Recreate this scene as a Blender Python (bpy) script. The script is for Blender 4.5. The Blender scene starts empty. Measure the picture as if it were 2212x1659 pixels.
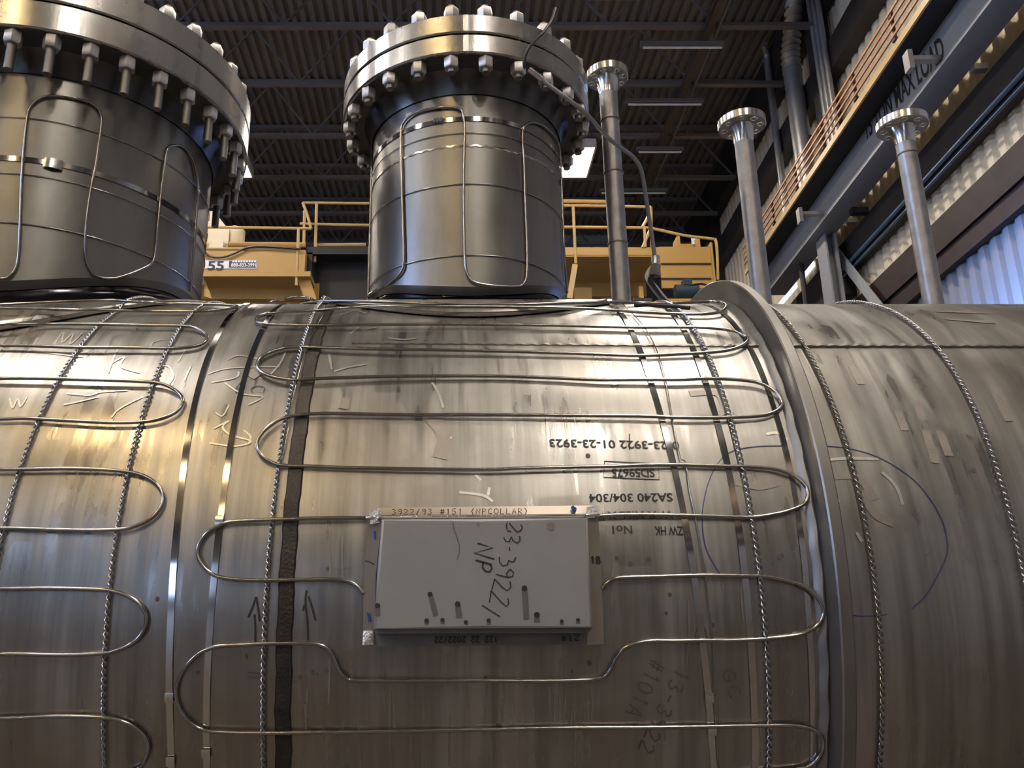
import bpy, bmesh, math, random
from mathutils import Vector, Matrix
random.seed(7)
PI = math.pi
SC = bpy.context.scene
COL = SC.collection
CZ = 1.65                                   # eye height above the shop floor
# ------------------------------------------------------------------ camera
F, CX, CY, PIT = 1906.0, 965.0, 829.5, math.radians(17.23)
cam = bpy.data.cameras.new('camera'); camo = bpy.data.objects.new('camera', cam); COL.objects.link(camo)
cam.sensor_width = 36.0; cam.lens = F * 36.0 / 2212.0
cam.shift_x = (1106.0 - CX) / 2212.0; cam.shift_y = 0.0
cam.clip_start = 0.02; cam.clip_end = 200
camo.location = (0, 0, CZ); camo.rotation_euler = (PI / 2 + PIT, 0, 0)
SC.camera = camo
# ------------------------------------------------------------------ world, exposure, daylight
wd = bpy.data.worlds.new('world'); SC.world = wd; wd.use_nodes = True
wd.node_tree.nodes['Background'].inputs[0].default_value = (0.75, 0.85, 1.0, 1)
wd.node_tree.nodes['Background'].inputs[1].default_value = 0.02
SC.view_settings.view_transform = 'Standard'; SC.view_settings.look = 'None'
SC.view_settings.gamma = 1.0; SC.view_settings.use_curve_mapping = False
SC.view_settings.exposure = 0.14
LAMP_L = 84.0          # radiance of the high bay lenses
DOOR_L = 5.0           # daylight in the big door behind the camera
HIGH_L = 13.0           # daylight in the high windows
def area(name, loc, target, size, sizey, power, col, spread=180):
    l = bpy.data.lights.new(name, 'AREA'); l.shape = 'RECTANGLE'; l.size = size; l.size_y = sizey
    l.energy = power; l.color = col; l.spread = math.radians(spread)
    o = bpy.data.objects.new(name, l); COL.objects.link(o); o.location = loc
    d = Vector(target) - Vector(loc); o.rotation_euler = d.to_track_quat('-Z', 'Y').to_euler(); return o
area('added_daylight_beam', (-16.7, 9.5, 3.0), (6.8, 8.6, 3.4), 3.0, 3.0, 700, (0.20, 0.40, 1.0), 15)  # added narrow blue beam for the lower wall, kept off the vessel

# ------------------------------------------------------------------ pixel rays (2212 x 1659 frame) used to survey the photograph
cp, sp = math.cos(PIT), math.sin(PIT)
VR, VD, VH = 0.6, 1.807, 0.096 + CZ         # shell radius, axis distance, axis height
YW = math.radians(2.6); cw, sw = math.cos(YW), math.sin(YW)
def ray(px, py):
    u = (px - CX) / F; v = (CY - py) / F
    return Vector((u, cp - v * sp, sp + v * cp))
def onY(px, py, Y): d = ray(px, py); d = d * (Y / d.y); return Vector((d.x, d.y, d.z + CZ))
def onZ(px, py, z): d = ray(px, py); d = d * ((z - CZ) / d.z); return Vector((d.x, d.y, d.z + CZ))
def w2(X, Y, z): return Vector((X * cw + Y * sw, -X * sw + Y * cw, z))       # long-wall frame -> world
def onW(px, py, X):                                                          # pixel -> (Y', z) on a plane of the long wall
    d = ray(px, py); xx = d.x * cw - d.y * sw; yy = d.x * sw + d.y * cw
    k = X / xx; return yy * k, d.z * k + CZ
def cylq(px, py, R=VR):                                                      # pixel -> (x, angle, radius) on the shell
    d = ray(px, py); H = VH - CZ
    a = d.y ** 2 + d.z ** 2; b = d.y * VD + d.z * H; c = VD * VD + H * H - R * R
    q = b * b - a * c
    t = (b - math.sqrt(q)) / a if q > 0 else b / a
    p = d * t; rr = math.hypot(VD - p.y, p.z - H)
    return p.x, math.atan2(p.z - H, VD - p.y), rr
def cyl(x, th, r=VR): return Vector((x, VD - r * math.cos(th), VH + r * math.sin(th)))
def cyln(th): return Vector((0, -math.cos(th), math.sin(th)))
def crom(pts, n=6):
    out = []; P = [Vector(p) for p in pts]
    for i in range(len(P) - 1):
        p0 = P[max(i - 1, 0)]; p1 = P[i]; p2 = P[i + 1]; p3 = P[min(i + 2, len(P) - 1)]
        for k in range(n):
            t = k / n
            out.append(0.5 * ((2 * p1) + (p2 - p0) * t + (2 * p0 - 5 * p1 + 4 * p2 - p3) * t * t + (3 * p1 - p0 - 3 * p2 + p3) * t ** 3))
    out.append(P[-1]); return out

# ------------------------------------------------------------------ mesh builder
class MB:
    def __init__(s): s.v = []; s.f = []; s.uv = {}; s.sm = []
    def add(s, vs, fs, smooth=False, uvs=None):
        o = len(s.v); s.v += [Vector(x) for x in vs]
        for f in fs: s.f.append([i + o for i in f]); s.sm.append(smooth)
        if uvs:
            for i, u in enumerate(uvs): s.uv[o + i] = u
        return s
    def box(s, a, b, m=None):
        x0, y0, z0 = a; x1, y1, z1 = b
        vs = [(x0, y0, z0), (x1, y0, z0), (x1, y1, z0), (x0, y1, z0), (x0, y0, z1), (x1, y0, z1), (x1, y1, z1), (x0, y1, z1)]
        if m: vs = [m(*q) for q in vs]
        return s.add(vs, [(0, 3, 2, 1), (4, 5, 6, 7), (0, 1, 5, 4), (1, 2, 6, 5), (2, 3, 7, 6), (3, 0, 4, 7)])
    def prism(s, poly, d):                   # planar polygon pushed along d
        n = len(poly); P = [Vector(p) for p in poly]; d = Vector(d)
        return s.add(P + [p + d for p in P], [list(range(n))[::-1], [n + i for i in range(n)]] + [(i, (i + 1) % n, n + (i + 1) % n, n + i) for i in range(n)])
    def sweep(s, pts, prof, nrm=None, closed=False, cap=True, smooth=True):
        P = [Vector(p) for p in pts]; n = len(P); k = len(prof); vs = []; N = None
        for i in range(n):
            t = (P[(i + 1) % n] - P[i - 1]) if closed else (P[min(i + 1, n - 1)] - P[max(i - 1, 0)])
            if t.length < 1e-9: t = Vector((1, 0, 0))
            t.normalize()
            if nrm: N = Vector(nrm[i])
            elif N is None: N = t.orthogonal()
            N = N - t * N.dot(t)
            if N.length < 1e-9: N = t.orthogonal()
            N.normalize(); B = t.cross(N)
            vs += [P[i] + B * b + N * q for b, q in prof]
        fs = []
        for i in range(n if closed else n - 1):
            j = (i + 1) % n
            fs += [(i * k + a, i * k + (a + 1) % k, j * k + (a + 1) % k, j * k + a) for a in range(k)]
        if cap and not closed: fs += [list(range(k))[::-1], [(n - 1) * k + a for a in range(k)]]
        return s.add(vs, fs, smooth)
    def tube(s, pts, r, k=10, **kw): return s.sweep(pts, [(r * math.cos(2 * PI * a / k), r * math.sin(2 * PI * a / k)) for a in range(k)], **kw)
    def bar(s, pts, w, t, nrm=None, **kw): return s.sweep(pts, [(-w / 2, 0), (w / 2, 0), (w / 2, t), (-w / 2, t)], nrm, smooth=False, **kw)
    def rod(s, a, b, r, k=8): return s.tube([a, b], r, k)
    def beam(s, a, b, w, h):                 # box beam between two points, centred
        a, b = Vector(a), Vector(b); t = (b - a).normalized()
        up = Vector((0, 0, 1)) if abs(t.z) < 0.95 else Vector((0, 1, 0))
        return s.sweep([a, b], [(-w / 2, -h / 2), (w / 2, -h / 2), (w / 2, h / 2), (-w / 2, h / 2)], [up, up], smooth=False)
    def lathe(s, prof, c=(0, 0, 0), n=64, smooth=True, cap=False):     # (r, z) profile about a vertical axis
        vs = []; c = Vector(c); k = len(prof); uv = []
        for i in range(n):
            a = 2 * PI * i / n
            for r, z in prof: vs.append(c + Vector((r * math.sin(a), -r * math.cos(a), z))); uv.append((a * 0.2, z))
        fs = [(i * k + q, ((i + 1) % n) * k + q, ((i + 1) % n) * k + q + 1, i * k + q + 1) for i in range(n) for q in range(k - 1)]
        if cap: fs += [[i * k for i in range(n)][::-1], [i * k + k - 1 for i in range(n)]]
        return s.add(vs, fs, smooth, uv)
    def build(s, name, mat, parent=None, sharp=40):
        me = bpy.data.meshes.new(name); off = Vector((0, 0, 0)); q = parent
        while q is not None: off = off + q.location; q = q.parent
        me.from_pydata([tuple(p - off) for p in s.v], [], s.f)
        me.polygons.foreach_set('use_smooth', s.sm)
        if s.uv:
            l = me.uv_layers.new(name='UVMap')
            for lp in me.loops:
                l.data[lp.index].uv = s.uv.get(lp.vertex_index, (0, 0))
        if sharp: me.set_sharp_from_angle(angle=math.radians(sharp))
        me.materials.append(mat); me.update()
        o = bpy.data.objects.new(name, me); COL.objects.link(o)
        if parent: o.parent = parent
        return o
def tag(o, label=None, cat=None, group=None, kind=None):
    if label: o['label'] = label
    if cat: o['category'] = cat
    if group: o['group'] = group
    if kind: o['kind'] = kind
    return o
def empty(name, loc, label, cat, group=None):
    o = bpy.data.objects.new(name, None); COL.objects.link(o); o.location = loc; o.empty_display_size = 0.05
    return tag(o, label, cat, group)
def copy_tree(o, parent=None):
    c = o.copy(); COL.objects.link(c)
    if parent: c.parent = parent
    for ch in list(o.children): copy_tree(ch, c)
    return c

# ------------------------------------------------------------------ materials
def newmat(name):
    m = bpy.data.materials.new(name); m.use_nodes = True; nt = m.node_tree
    return m, nt, nt.nodes['Principled BSDF']
def N(nt, t, **kw):
    n = nt.nodes.new(t)
    for k, v in kw.items(): setattr(n, k, v)
    return n
def mathn(nt, op, a, b):
    n = N(nt, 'ShaderNodeMath', operation=op)
    for i, q in enumerate((a, b)):
        if isinstance(q, (int, float)): n.inputs[i].default_value = q
        else: nt.links.new(q, n.inputs[i])
    return n.outputs[0]
def noise(nt, vec, scale, det=4, rough=0.55, dist=0.0):
    n = N(nt, 'ShaderNodeTexNoise'); n.inputs['Scale'].default_value = scale; n.inputs['Detail'].default_value = det
    n.inputs['Roughness'].default_value = rough; n.inputs['Distortion'].default_value = dist
    nt.links.new(vec, n.inputs['Vector']); return n.outputs[0]
def mapping(nt, src, sc, rot=(0, 0, 0)):
    m = N(nt, 'ShaderNodeMapping'); m.inputs['Scale'].default_value = sc; m.inputs['Rotation'].default_value = rot
    nt.links.new(src, m.inputs['Vector']); return m.outputs[0]
def ramp(nt, fac, stops):
    r = N(nt, 'ShaderNodeValToRGB'); nt.links.new(fac, r.inputs[0]); e = r.color_ramp.elements
    while len(e) < len(stops): e.new(0.5)
    for q, (p, c) in zip(e, stops): q.position = p; q.color = (*c, 1) if len(c) == 3 else c
    return r.outputs[0]
def mixc(nt, fac, a, b, mode='MIX'):
    m = N(nt, 'ShaderNodeMix', data_type='RGBA', blend_type=mode)
    if isinstance(fac, (int, float)): m.inputs[0].default_value = fac
    else: nt.links.new(fac, m.inputs[0])
    for q, i in ((a, 6), (b, 7)):
        if isinstance(q, tuple): m.inputs[i].default_value = (*q, 1)
        else: nt.links.new(q, m.inputs[i])
    return m.outputs[2]
def simple(name, col, rough=0.6, metal=0.0, var=0.25, scale=6.0, bump=0.0, rv=0.25):
    m, nt, b = newmat(name); tc = N(nt, 'ShaderNodeTexCoord').outputs['Object']
    f = noise(nt, tc, scale)
    nt.links.new(mixc(nt, f, tuple(c * (1 - var) for c in col), tuple(min(1, c * (1 + var)) for c in col)), b.inputs['Base Color'])
    nt.links.new(mathn(nt, 'ADD', mathn(nt, 'MULTIPLY', noise(nt, tc, scale * 2.3), rv), rough - rv * 0.5), b.inputs['Roughness'])
    b.inputs['Metallic'].default_value = metal
    if bump:
        bn = N(nt, 'ShaderNodeBump'); bn.inputs['Strength'].default_value = bump; bn.inputs['Distance'].default_value = 0.01
        nt.links.new(noise(nt, tc, scale * 6), bn.inputs['Height']); nt.links.new(bn.outputs[0], b.inputs['Normal'])
    return m
def emit(name, col, s):
    m, nt, b = newmat(name); nt.nodes.remove(b); e = N(nt, 'ShaderNodeEmission')
    e.inputs[0].default_value = (*col, 1); e.inputs[1].default_value = s
    nt.links.new(e.outputs[0], nt.nodes['Material Output'].inputs[0]); return m
def plate_steel(name, base, r0, metal, su=38.0, sv=1.5, dark=0.62, aniso=0.0, patch=0.35, stain=0.4, polish=0.0):
    """Mill-finish stainless plate: streaks along v, blotches, blocky buffed patches of lower roughness."""
    m, nt, b = newmat(name); uv = N(nt, 'ShaderNodeTexCoord').outputs['UV']
    st = noise(nt, mapping(nt, uv, (su, sv, 1)), 1.0, 5, 0.6)
    bl = noise(nt, mapping(nt, uv, (5, 4, 1)), 1.0, 6, 0.62, 0.4)
    big = noise(nt, mapping(nt, uv, (1.7, 2.2, 1)), 1.0, 3, 0.5)
    vo = N(nt, 'ShaderNodeTexVoronoi', distance='CHEBYCHEV'); vo.inputs['Scale'].default_value = 1.0
    nt.links.new(mapping(nt, uv, (13, 5.5, 1)), vo.inputs['Vector'])
    sepc = N(nt, 'ShaderNodeSeparateColor'); nt.links.new(vo.outputs['Color'], sepc.inputs[0])
    pm = ramp(nt, mathn(nt, 'MULTIPLY', sepc.outputs[0], mathn(nt, 'ADD', big, 0.45)), [(0.62, (0, 0, 0)), (0.72, (1, 1, 1))])
    c1 = ramp(nt, st, [(0.3, tuple(x * dark for x in base)), (0.62, base)])
    c2 = mixc(nt, ramp(nt, bl, [(0.38, (1, 1, 1)), (0.58, (0, 0, 0))]), c1, tuple(x * y for x, y in zip(base, (0.66, 0.63, 0.6))))
    mx = N(nt, 'ShaderNodeMix', data_type='RGBA'); mx.inputs[0].default_value = stain
    nt.links.new(c1, mx.inputs[6]); nt.links.new(c2, mx.inputs[7])
    nt.links.new(mx.outputs[2], b.inputs['Base Color'])
    rr = mathn(nt, 'ADD', mathn(nt, 'MULTIPLY', bl, 0.22), mathn(nt, 'ADD', mathn(nt, 'MULTIPLY', st, 0.12), r0 - 0.17))
    rr = mathn(nt, 'SUBTRACT', rr, mathn(nt, 'MULTIPLY', pm, patch * r0))
    ps = noise(nt, mapping(nt, uv, (su * 1.5, 7.5, 1)), 1.0, 3, 0.5)
    pk = ramp(nt, mathn(nt, 'ADD', mathn(nt, 'MULTIPLY', ps, 0.8), mathn(nt, 'MULTIPLY', big, 0.35)), [(0.57, (0, 0, 0)), (0.68, (1, 1, 1))])
    rr = mathn(nt, 'SUBTRACT', rr, mathn(nt, 'MULTIPLY', pk, polish * r0))
    nt.links.new(rr, b.inputs['Roughness'])
    b.inputs['Metallic'].default_value = metal
    b.inputs['Anisotropic'].default_value = aniso
    if aniso:
        tg = N(nt, 'ShaderNodeTangent', direction_type='UV_MAP', uv_map='UVMap'); nt.links.new(tg.outputs[0], b.inputs['Tangent'])
    bn = N(nt, 'ShaderNodeBump'); bn.inputs['Strength'].default_value = 0.12; bn.inputs['Distance'].default_value = 0.004
    nt.links.new(mathn(nt, 'ADD', st, bl), bn.inputs['Height']); nt.links.new(bn.outputs[0], b.inputs['Normal'])
    return m
M = {}
M['shell'] = plate_steel('vessel_plate', (0.45, 0.437, 0.412), 0.38, 0.92, patch=0.16, dark=0.5, stain=0.8, polish=0.2)
M['nozzle'] = plate_steel('nozzle_plate', (0.30, 0.29, 0.275), 0.36, 0.9, 14, 3, 0.7, 0.0, 0.12)
M['flange'] = plate_steel('machined_flange_steel', (0.58, 0.57, 0.55), 0.27, 1.0, 60, 2, 0.85, 0.0, 0.06, 0.3)
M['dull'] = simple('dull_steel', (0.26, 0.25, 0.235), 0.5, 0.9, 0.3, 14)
M['pipe'] = simple('pipe_steel', (0.36, 0.355, 0.36), 0.42, 0.85, 0.4, 30)
M['bright'] = simple('bright_steel', (0.70, 0.69, 0.67), 0.2, 1.0, 0.12, 20)
M['tube'] = simple('tube_steel', (0.40, 0.375, 0.345), 0.2, 1.0, 0.05, 8, 0, 0.03)
M['strap'] = simple('polished_strap_steel', (0.62, 0.61, 0.60), 0.10, 1.0, 0.05, 10, 0, 0.06)
M['chain'] = simple('twisted_tie_steel', (0.46, 0.44, 0.43), 0.2, 1.0, 0.1, 30, 0, 0.08)
M['weld'] = simple('heat_tinted_weld', (0.06, 0.052, 0.045), 0.45, 0.7, 0.5, 40, 0.3)
M['ring'] = simple('ring_plate_steel', (0.25, 0.238, 0.222), 0.4, 0.85, 0.3, 9)
M['polish'] = simple('ground_bright_steel', (0.62, 0.60, 0.57), 0.34, 0.85, 0.25, 60)
M['plate'] = simple('dull_grey_nameplate', (0.36, 0.36, 0.355), 0.5, 0.5, 0.1, 12)
M['collar'] = simple('bare_collar_steel', (0.46, 0.41, 0.345), 0.32, 0.85, 0.2, 9)
M['ink'] = simple('black_marker_ink', (0.03, 0.028, 0.026), 0.6, 0.0, 0.2, 30)
M['greyink'] = simple('faded_stencil_ink', (0.085, 0.078, 0.07), 0.6, 0.0, 0.4, 60)
M['pencil'] = simple('faint_marker', (0.10, 0.09, 0.08), 0.6, 0.0, 0.3, 60)
M['blueink'] = simple('blue_layout_ink', (0.05, 0.065, 0.20), 0.5, 0.0, 0.3, 40)
M['bluetape'] = simple('blue_tape', (0.02, 0.08, 0.33), 0.5, 0.0, 0.2, 40)
M['tape'] = simple('silvery_tape', (0.66, 0.65, 0.65), 0.28, 0.6, 0.2, 60, 0.4)
M['drip'] = simple('wet_drip_stain', (0.20, 0.197, 0.195), 0.35, 0.5, 0.2, 60)
M['dot'] = simple('dark_liquid_drop', (0.05, 0.047, 0.045), 0.3, 0.2, 0.2, 60)
M['stain'] = simple('dark_plate_smudge', (0.33, 0.30, 0.27), 0.45, 0.75, 0.25, 40)
M['cable'] = simple('black_cable_rubber', (0.02, 0.02, 0.02), 0.45)
M['greycable'] = simple('grey_braided_cable', (0.33, 0.33, 0.34), 0.4, 0.6)
M['yellow'] = simple('crane_yellow_paint', (0.50, 0.29, 0.075), 0.5, 0, 0.15, 1.5)
M['tan'] = simple('crane_rail_paint', (0.60, 0.40, 0.16), 0.45, 0, 0.15, 2)
M['cream'] = simple('cream_housing_paint', (0.80, 0.70, 0.50), 0.5, 0, 0.08, 2)
M['black'] = simple('black_seam_and_gap_shade', (0.018, 0.016, 0.015), 0.6, 0, 0.2, 2)
M['motor'] = simple('dark_teal_motor_paint', (0.03, 0.05, 0.06), 0.45)
M['sign'] = simple('white_sign_face', (0.85, 0.85, 0.9), 0.5, 0, 0.03)
M['signblack'] = simple('black_sign_face', (0.05, 0.045, 0.04), 0.5, 0, 0.03)
M['joist'] = simple('grey_joist_paint', (0.15, 0.135, 0.125), 0.6, 0, 0.2, 1.5)
M['deck'] = simple('roof_deck_paint', (0.155, 0.142, 0.125), 0.65, 0, 0.25, 0.8)
M['siding'] = simple('cream_siding_paint', (0.76, 0.66, 0.48), 0.55, 0, 0.1, 0.8)
M['lowsiding'] = simple('dull_grey_siding', (0.24, 0.24, 0.25), 0.55, 0, 0.2, 0.8)
M['greysiding'] = simple('grey_siding_paint', (0.34, 0.35, 0.35), 0.55, 0, 0.2, 0.8)
M['girt'] = simple('dark_girt_paint', (0.025, 0.021, 0.02), 0.6, 0, 0.3, 1.5)
M['redgirt'] = simple('oxide_red_primer', (0.022, 0.008, 0.006), 0.6, 0, 0.3, 1.5)
M['girder'] = simple('grey_girder_paint', (0.30, 0.30, 0.30), 0.5, 0, 0.15, 1.2)
M['galv'] = simple('galvanised_duct', (0.45, 0.44, 0.42), 0.4, 0.7, 0.2, 5)
M['orange'] = simple('orange_conductor_cover', (0.50, 0.22, 0.08), 0.5, 0, 0.2, 3)
M['conduit'] = simple('blue_grey_conduit', (0.10, 0.16, 0.26), 0.35, 0.3, 0.15, 3)
M['floor'] = simple('sealed_concrete', (0.080, 0.064, 0.050), 0.45, 0, 0.3, 0.7)
M['darkwall'] = simple('dark_wall_paint', (0.10, 0.095, 0.09), 0.7, 0, 0.3, 0.7)
M['teal'] = simple('pale_teal_panel', (0.36, 0.42, 0.42), 0.6, 0, 0.1, 1)
M['housing'] = simple('white_lamp_housing', (0.75, 0.74, 0.7), 0.5)
M['lens'] = emit('lamp_lens_glow', (1.0, 0.90, 0.78), LAMP_L)
M['sodium'] = emit('sodium_lens_glow', (1.0, 0.72, 0.36), LAMP_L * 0.8)
M['sky_low'] = emit('daylight_door_glow', (0.50, 0.66, 1.0), DOOR_L)
M['sky_high'] = emit('daylight_window_glow', (0.42, 0.58, 1.0), HIGH_L)
M['slit'] = emit('daylight_slit_glow', (0.95, 0.97, 1.0), 0.9)

# ------------------------------------------------------------------ room shell
ZC, ZD = 11.1 + CZ, 12.6 + CZ               # joist bottom chord, roof deck
def structure(mb, name, mat, **kw): return tag(mb.build(name, mat, **kw), kind='structure')
structure(MB().box((-17, -23.5, -0.2), (9.5, 26, 0)), 'floor', M['floor'])
def corrug(fn, a0, a1, pitch, d, b0, b1):   # trapezoid ribs along b
    prof = []; a = a0
    while a < a1:
        prof += [(a, 0), (a + pitch * 0.45, 0), (a + pitch * 0.55, d), (a + pitch * 0.9, d)]; a += pitch
    vs = []; n = len(prof)
    for p, q in prof: vs += [fn(p, b0, q), fn(p, b1, q)]
    return MB().add(vs, [(2 * i, 2 * i + 1, 2 * i + 3, 2 * i + 2) for i in range(n - 1)])
structure(corrug(lambda a, b, d: Vector((a, b, ZD + d)), -17, 9.5, 0.2, 0.06, -23.5, 25.5), 'ceiling', M['deck'])
XW = 6.45
structure(corrug(lambda a, b, d: w2(XW + d, a, b), -23.5, 27, 0.28, 0.05, 5.2 + CZ, ZD + 0.1), 'wall_right', M['siding'])
structure(corrug(lambda a, b, d: w2(XW + d, a, b), -23.5, 27, 0.28, 0.05, 0.0, 5.2 + CZ), 'wall_right_lower', M['lowsiding'])
structure(MB().box((-17, 25.2, 0), (9.5, 25.5, ZD + .1)), 'wall_far', M['darkwall'])
structure(MB().box((-17.2, -23.5, 0), (-17, 25.5, ZD + .1)), 'wall_left', M['darkwall'])
structure(MB().box((-17, -23.7, 0), (9.5, -23.5, ZD + .1)), 'wall_behind', M['darkwall'])
# daylight openings behind and beside the camera
def opening(name, a, b, mat, frame):
    o = structure(MB().box(a, b), name, mat); x0, y0, z0 = a; x1, y1, z1 = b; f = MB()
    t = 0.12
    if abs(x1 - x0) < abs(y1 - y0):
        f.box((x0, y0 - t, z0 - t), (x1 + .05, y1 + t, z0)); f.box((x0, y0 - t, z1), (x1 + .05, y1 + t, z1 + t))
        n = 3
        for i in range(n + 1): yy = y0 + (y1 - y0) * i / n; f.box((x0, yy - .05, z0), (x1 + .05, yy + .05, z1))
    else:
        f.box((x0 - t, y0, z1), (x1 + t, y1 + .05, z1 + t)); f.box((x0 - t, y0, z0), (x0, y1 + .05, z1)); f.box((x1, y0, z0), (x1 + t, y1 + .05, z1))
    f.build(frame, M['girt'], o); return o
opening('door_1', (-9.0, -23.52, 1.2), (-7.2, -23.45, 5.6), M['sky_low'], 'door_frame')
opening('added_door_2', (-17.02, 7.5, 0.02), (-16.95, 11.5, 4.8), M['sky_low'], 'door_frame')  # unseen door and frame, added to go with the blue wall beam
opening('window_3', (-13.0, -23.52, 7.6), (-10.6, -23.45, 11.2), M['sky_low'], 'window_frame')
opening('window_1', (-17.02, -7.5, 7.0), (-16.95, -1.5, 11.0), M['sky_high'], 'window_frame')
opening('window_2', (-17.02, 2.5, 7.0), (-16.95, 6.0, 11.0), M['sky_high'], 'window_frame')
qa, qb = onY(1080, 448, 24.9), onY(1318, 575, 24.9); structure(MB().box((qa.x, 24.95, qb.z), (qb.x, 25.15, qa.z)), 'wall_panel', M['teal'])
# roof joists
jy = [10.2, 11.9, 13.6, 15.33, 17.2, 19.0, 20.8, 22.6, 24.4]
for y in jy:
    j = MB()
    for z, h in ((ZC + .04, .08), (ZD - .06, .10)): j.box((-17, y - .06, z - h / 2), (6.15 + y * sw, y + .06, z + h / 2))
    x = -17.0; k = 0
    while x + 1.0 < 6.15 + y * sw:
        a = Vector((x, y, ZC + .06)); b = Vector((x + 1.0, y, ZD - .1))
        if k % 2: a.z, b.z = b.z, a.z
        j.beam(a, b, .035, .035); x += 1.0; k += 1
    structure(j, 'ceiling_joist', M['joist'])
b = MB(); q = onZ(1493, 148, ZC); b.box((q.x - .06, 10, ZC - .1), (q.x + .06, 25, ZC + .02)); structure(b, 'ceiling_tie_beam', simple('brown_tie_paint', (0.07, 0.048, 0.034), 0.6))
b = MB(); q = onZ(1545, 60, ZC); b.rod((q.x, 10, ZC - .03), (q.x + .2, 25, ZC - .03), .03); structure(b, 'ceiling_tie_rod', M['joist'])
# wall-side steel
def wbeam(name, X0, X1, z0, z1, mat, y0=-23, y1=25): return structure(MB().box((X0, y0, z0), (X1, y1, z1), m=w2), name, mat)
wbeam('wall_girt_red', 6.30, 6.44, 5.36 + CZ, 5.81 + CZ, M['redgirt'])
wbeam('wall_girt_sill', 6.34, 6.44, 5.08 + CZ, 5.35 + CZ, M['redgirt'])
wbeam('wall_girt_dark', 6.28, 6.44, 6.35 + CZ, 6.93 + CZ, M['girt'])
wbeam('wall_girt_upper', 6.20, 6.44, 9.95 + CZ, 10.5 + CZ, M['girt'])
wbeam('wall_girt_eaves', 6.2, 6.44, 11.4 + CZ, 12.5 + CZ, M['girt'])

# ------------------------------------------------------------------ high bay lights
def lamp(loc):
    o = empty('high_bay_light', loc, 'x', 'ceiling light', 'high bay lights')
    L = Vector(loc)
    h = MB(); h.lathe([(0.01, .25), (.12, .25), (.14, .12), (.25, .10)], L, 20); h.box(L + Vector((-.42, -.65, .02)), L + Vector((.42, .65, .10)))
    for sx in (-1, 1):
        h.box(L + Vector((sx * .42 - .02, -.65, -.10)), L + Vector((sx * .42 + .02, .65, .10)))
        h.box(L + Vector((-.42, sx * .65 - .02, -.10)), L + Vector((.42, sx * .65 + .02, .10)))
    h.rod(L + Vector((0, 0, .2)), L + Vector((0, 0, 1.79)), .012)
    h.build('lamp_housing', M['housing'], o)
    MB().box(L + Vector((-.39, -.62, -.02)), L + Vector((.39, .62, .019))).build('lamp_lens', M['lens'], o)
    return o
LX = [-12.7, -4.95, 2.85]; LY = [17.6, 11.75, 5.9, 0.05, -5.8, -11.65, -17.5]
first = lamp((2.85, 17.6, 10.8 + CZ))
first['label'] = 'glowing high bay light just beside the middle nozzle, under the roof joists'
for x in LX:
    for y in LY:
        if (x, y) == (2.85, 17.6): continue
        c = copy_tree(first); c.location = (x, y, 10.8 + CZ)
        if x == -4.95 and y < -5:          # older sodium lamps behind the camera
            for ch in c.children:
                if ch.name.startswith('lamp_lens'): ch.data = ch.data.copy(); ch.data.materials[0] = M['sodium']
        if (x, y) == (-4.95, 17.6): c['label'] = 'glowing high bay light half hidden behind the largest flanged nozzle'
        else: c['label'] = 'white rectangular high bay light hanging overhead out of frame'; c['group'] = 'high bay lights out of frame'
for px0, px1, py in ((1383, 1565, 99), (1352, 1520, 222), (1375, 1476, 325), (1295, 1442, 414)):
    a, b2 = onZ(px0, py, ZC - .35), onZ(px1, py, ZC - .35); s = MB()
    o = empty('strip_light', ((a.x + b2.x) / 2, a.y, ZC - .35), {99: 'unlit strip light crossing the roof, nearest the top edge', 222: 'unlit strip light crossing the roof above the flanged pipe, second from the top edge', 325: 'short unlit strip light beside the standing pipe, third from the top edge', 414: 'unlit strip light just above the crane handrail, beside the standing pipe'}[py], 'strip light', 'unlit strip lights on the roof')
    s.box((a.x, a.y - .05, ZC - .36), (b2.x, a.y + .05, ZC - .28)); s.build('lamp_housing', M['joist'], o)
    s = MB(); s.tube([(a.x + .05, a.y, ZC - .39), (b2.x - .05, a.y, ZC - .39)], .022); s.build('lamp_tube', M['housing'], o)
    for x in (a.x + .2, b2.x - .2): MB().rod((x, a.y, ZC - .3), (x, a.y, ZC + 1.48), .008).build('hanger', M['joist'], o)

# ------------------------------------------------------------------ lettering
def text_geo(s, size, sx=1.0, bold=.022):
    c = bpy.data.curves.new('t', 'FONT'); c.body = s; c.size = size; c.resolution_u = 3; c.offset = size * bold
    o = bpy.data.objects.new('t', c); COL.objects.link(o)
    me = bpy.data.meshes.new_from_object(o.evaluated_get(bpy.context.evaluated_depsgraph_get()))
    v = [(p.co.x * sx, p.co.y) for p in me.vertices]; f = [list(p.vertices) for p in me.polygons]
    bpy.data.objects.remove(o); bpy.data.meshes.remove(me); bpy.data.curves.remove(c); return v, f
def text_on(mb, s, size, fn, width=None):                        # fn(tx, ty) -> world point; width stretches the line to fit
    v, f = text_geo(s, size); w = max(p[0] for p in v) - min(p[0] for p in v); k = width / w if width else 1
    return mb.add([fn(x * k, y) for x, y in v], f)

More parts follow.
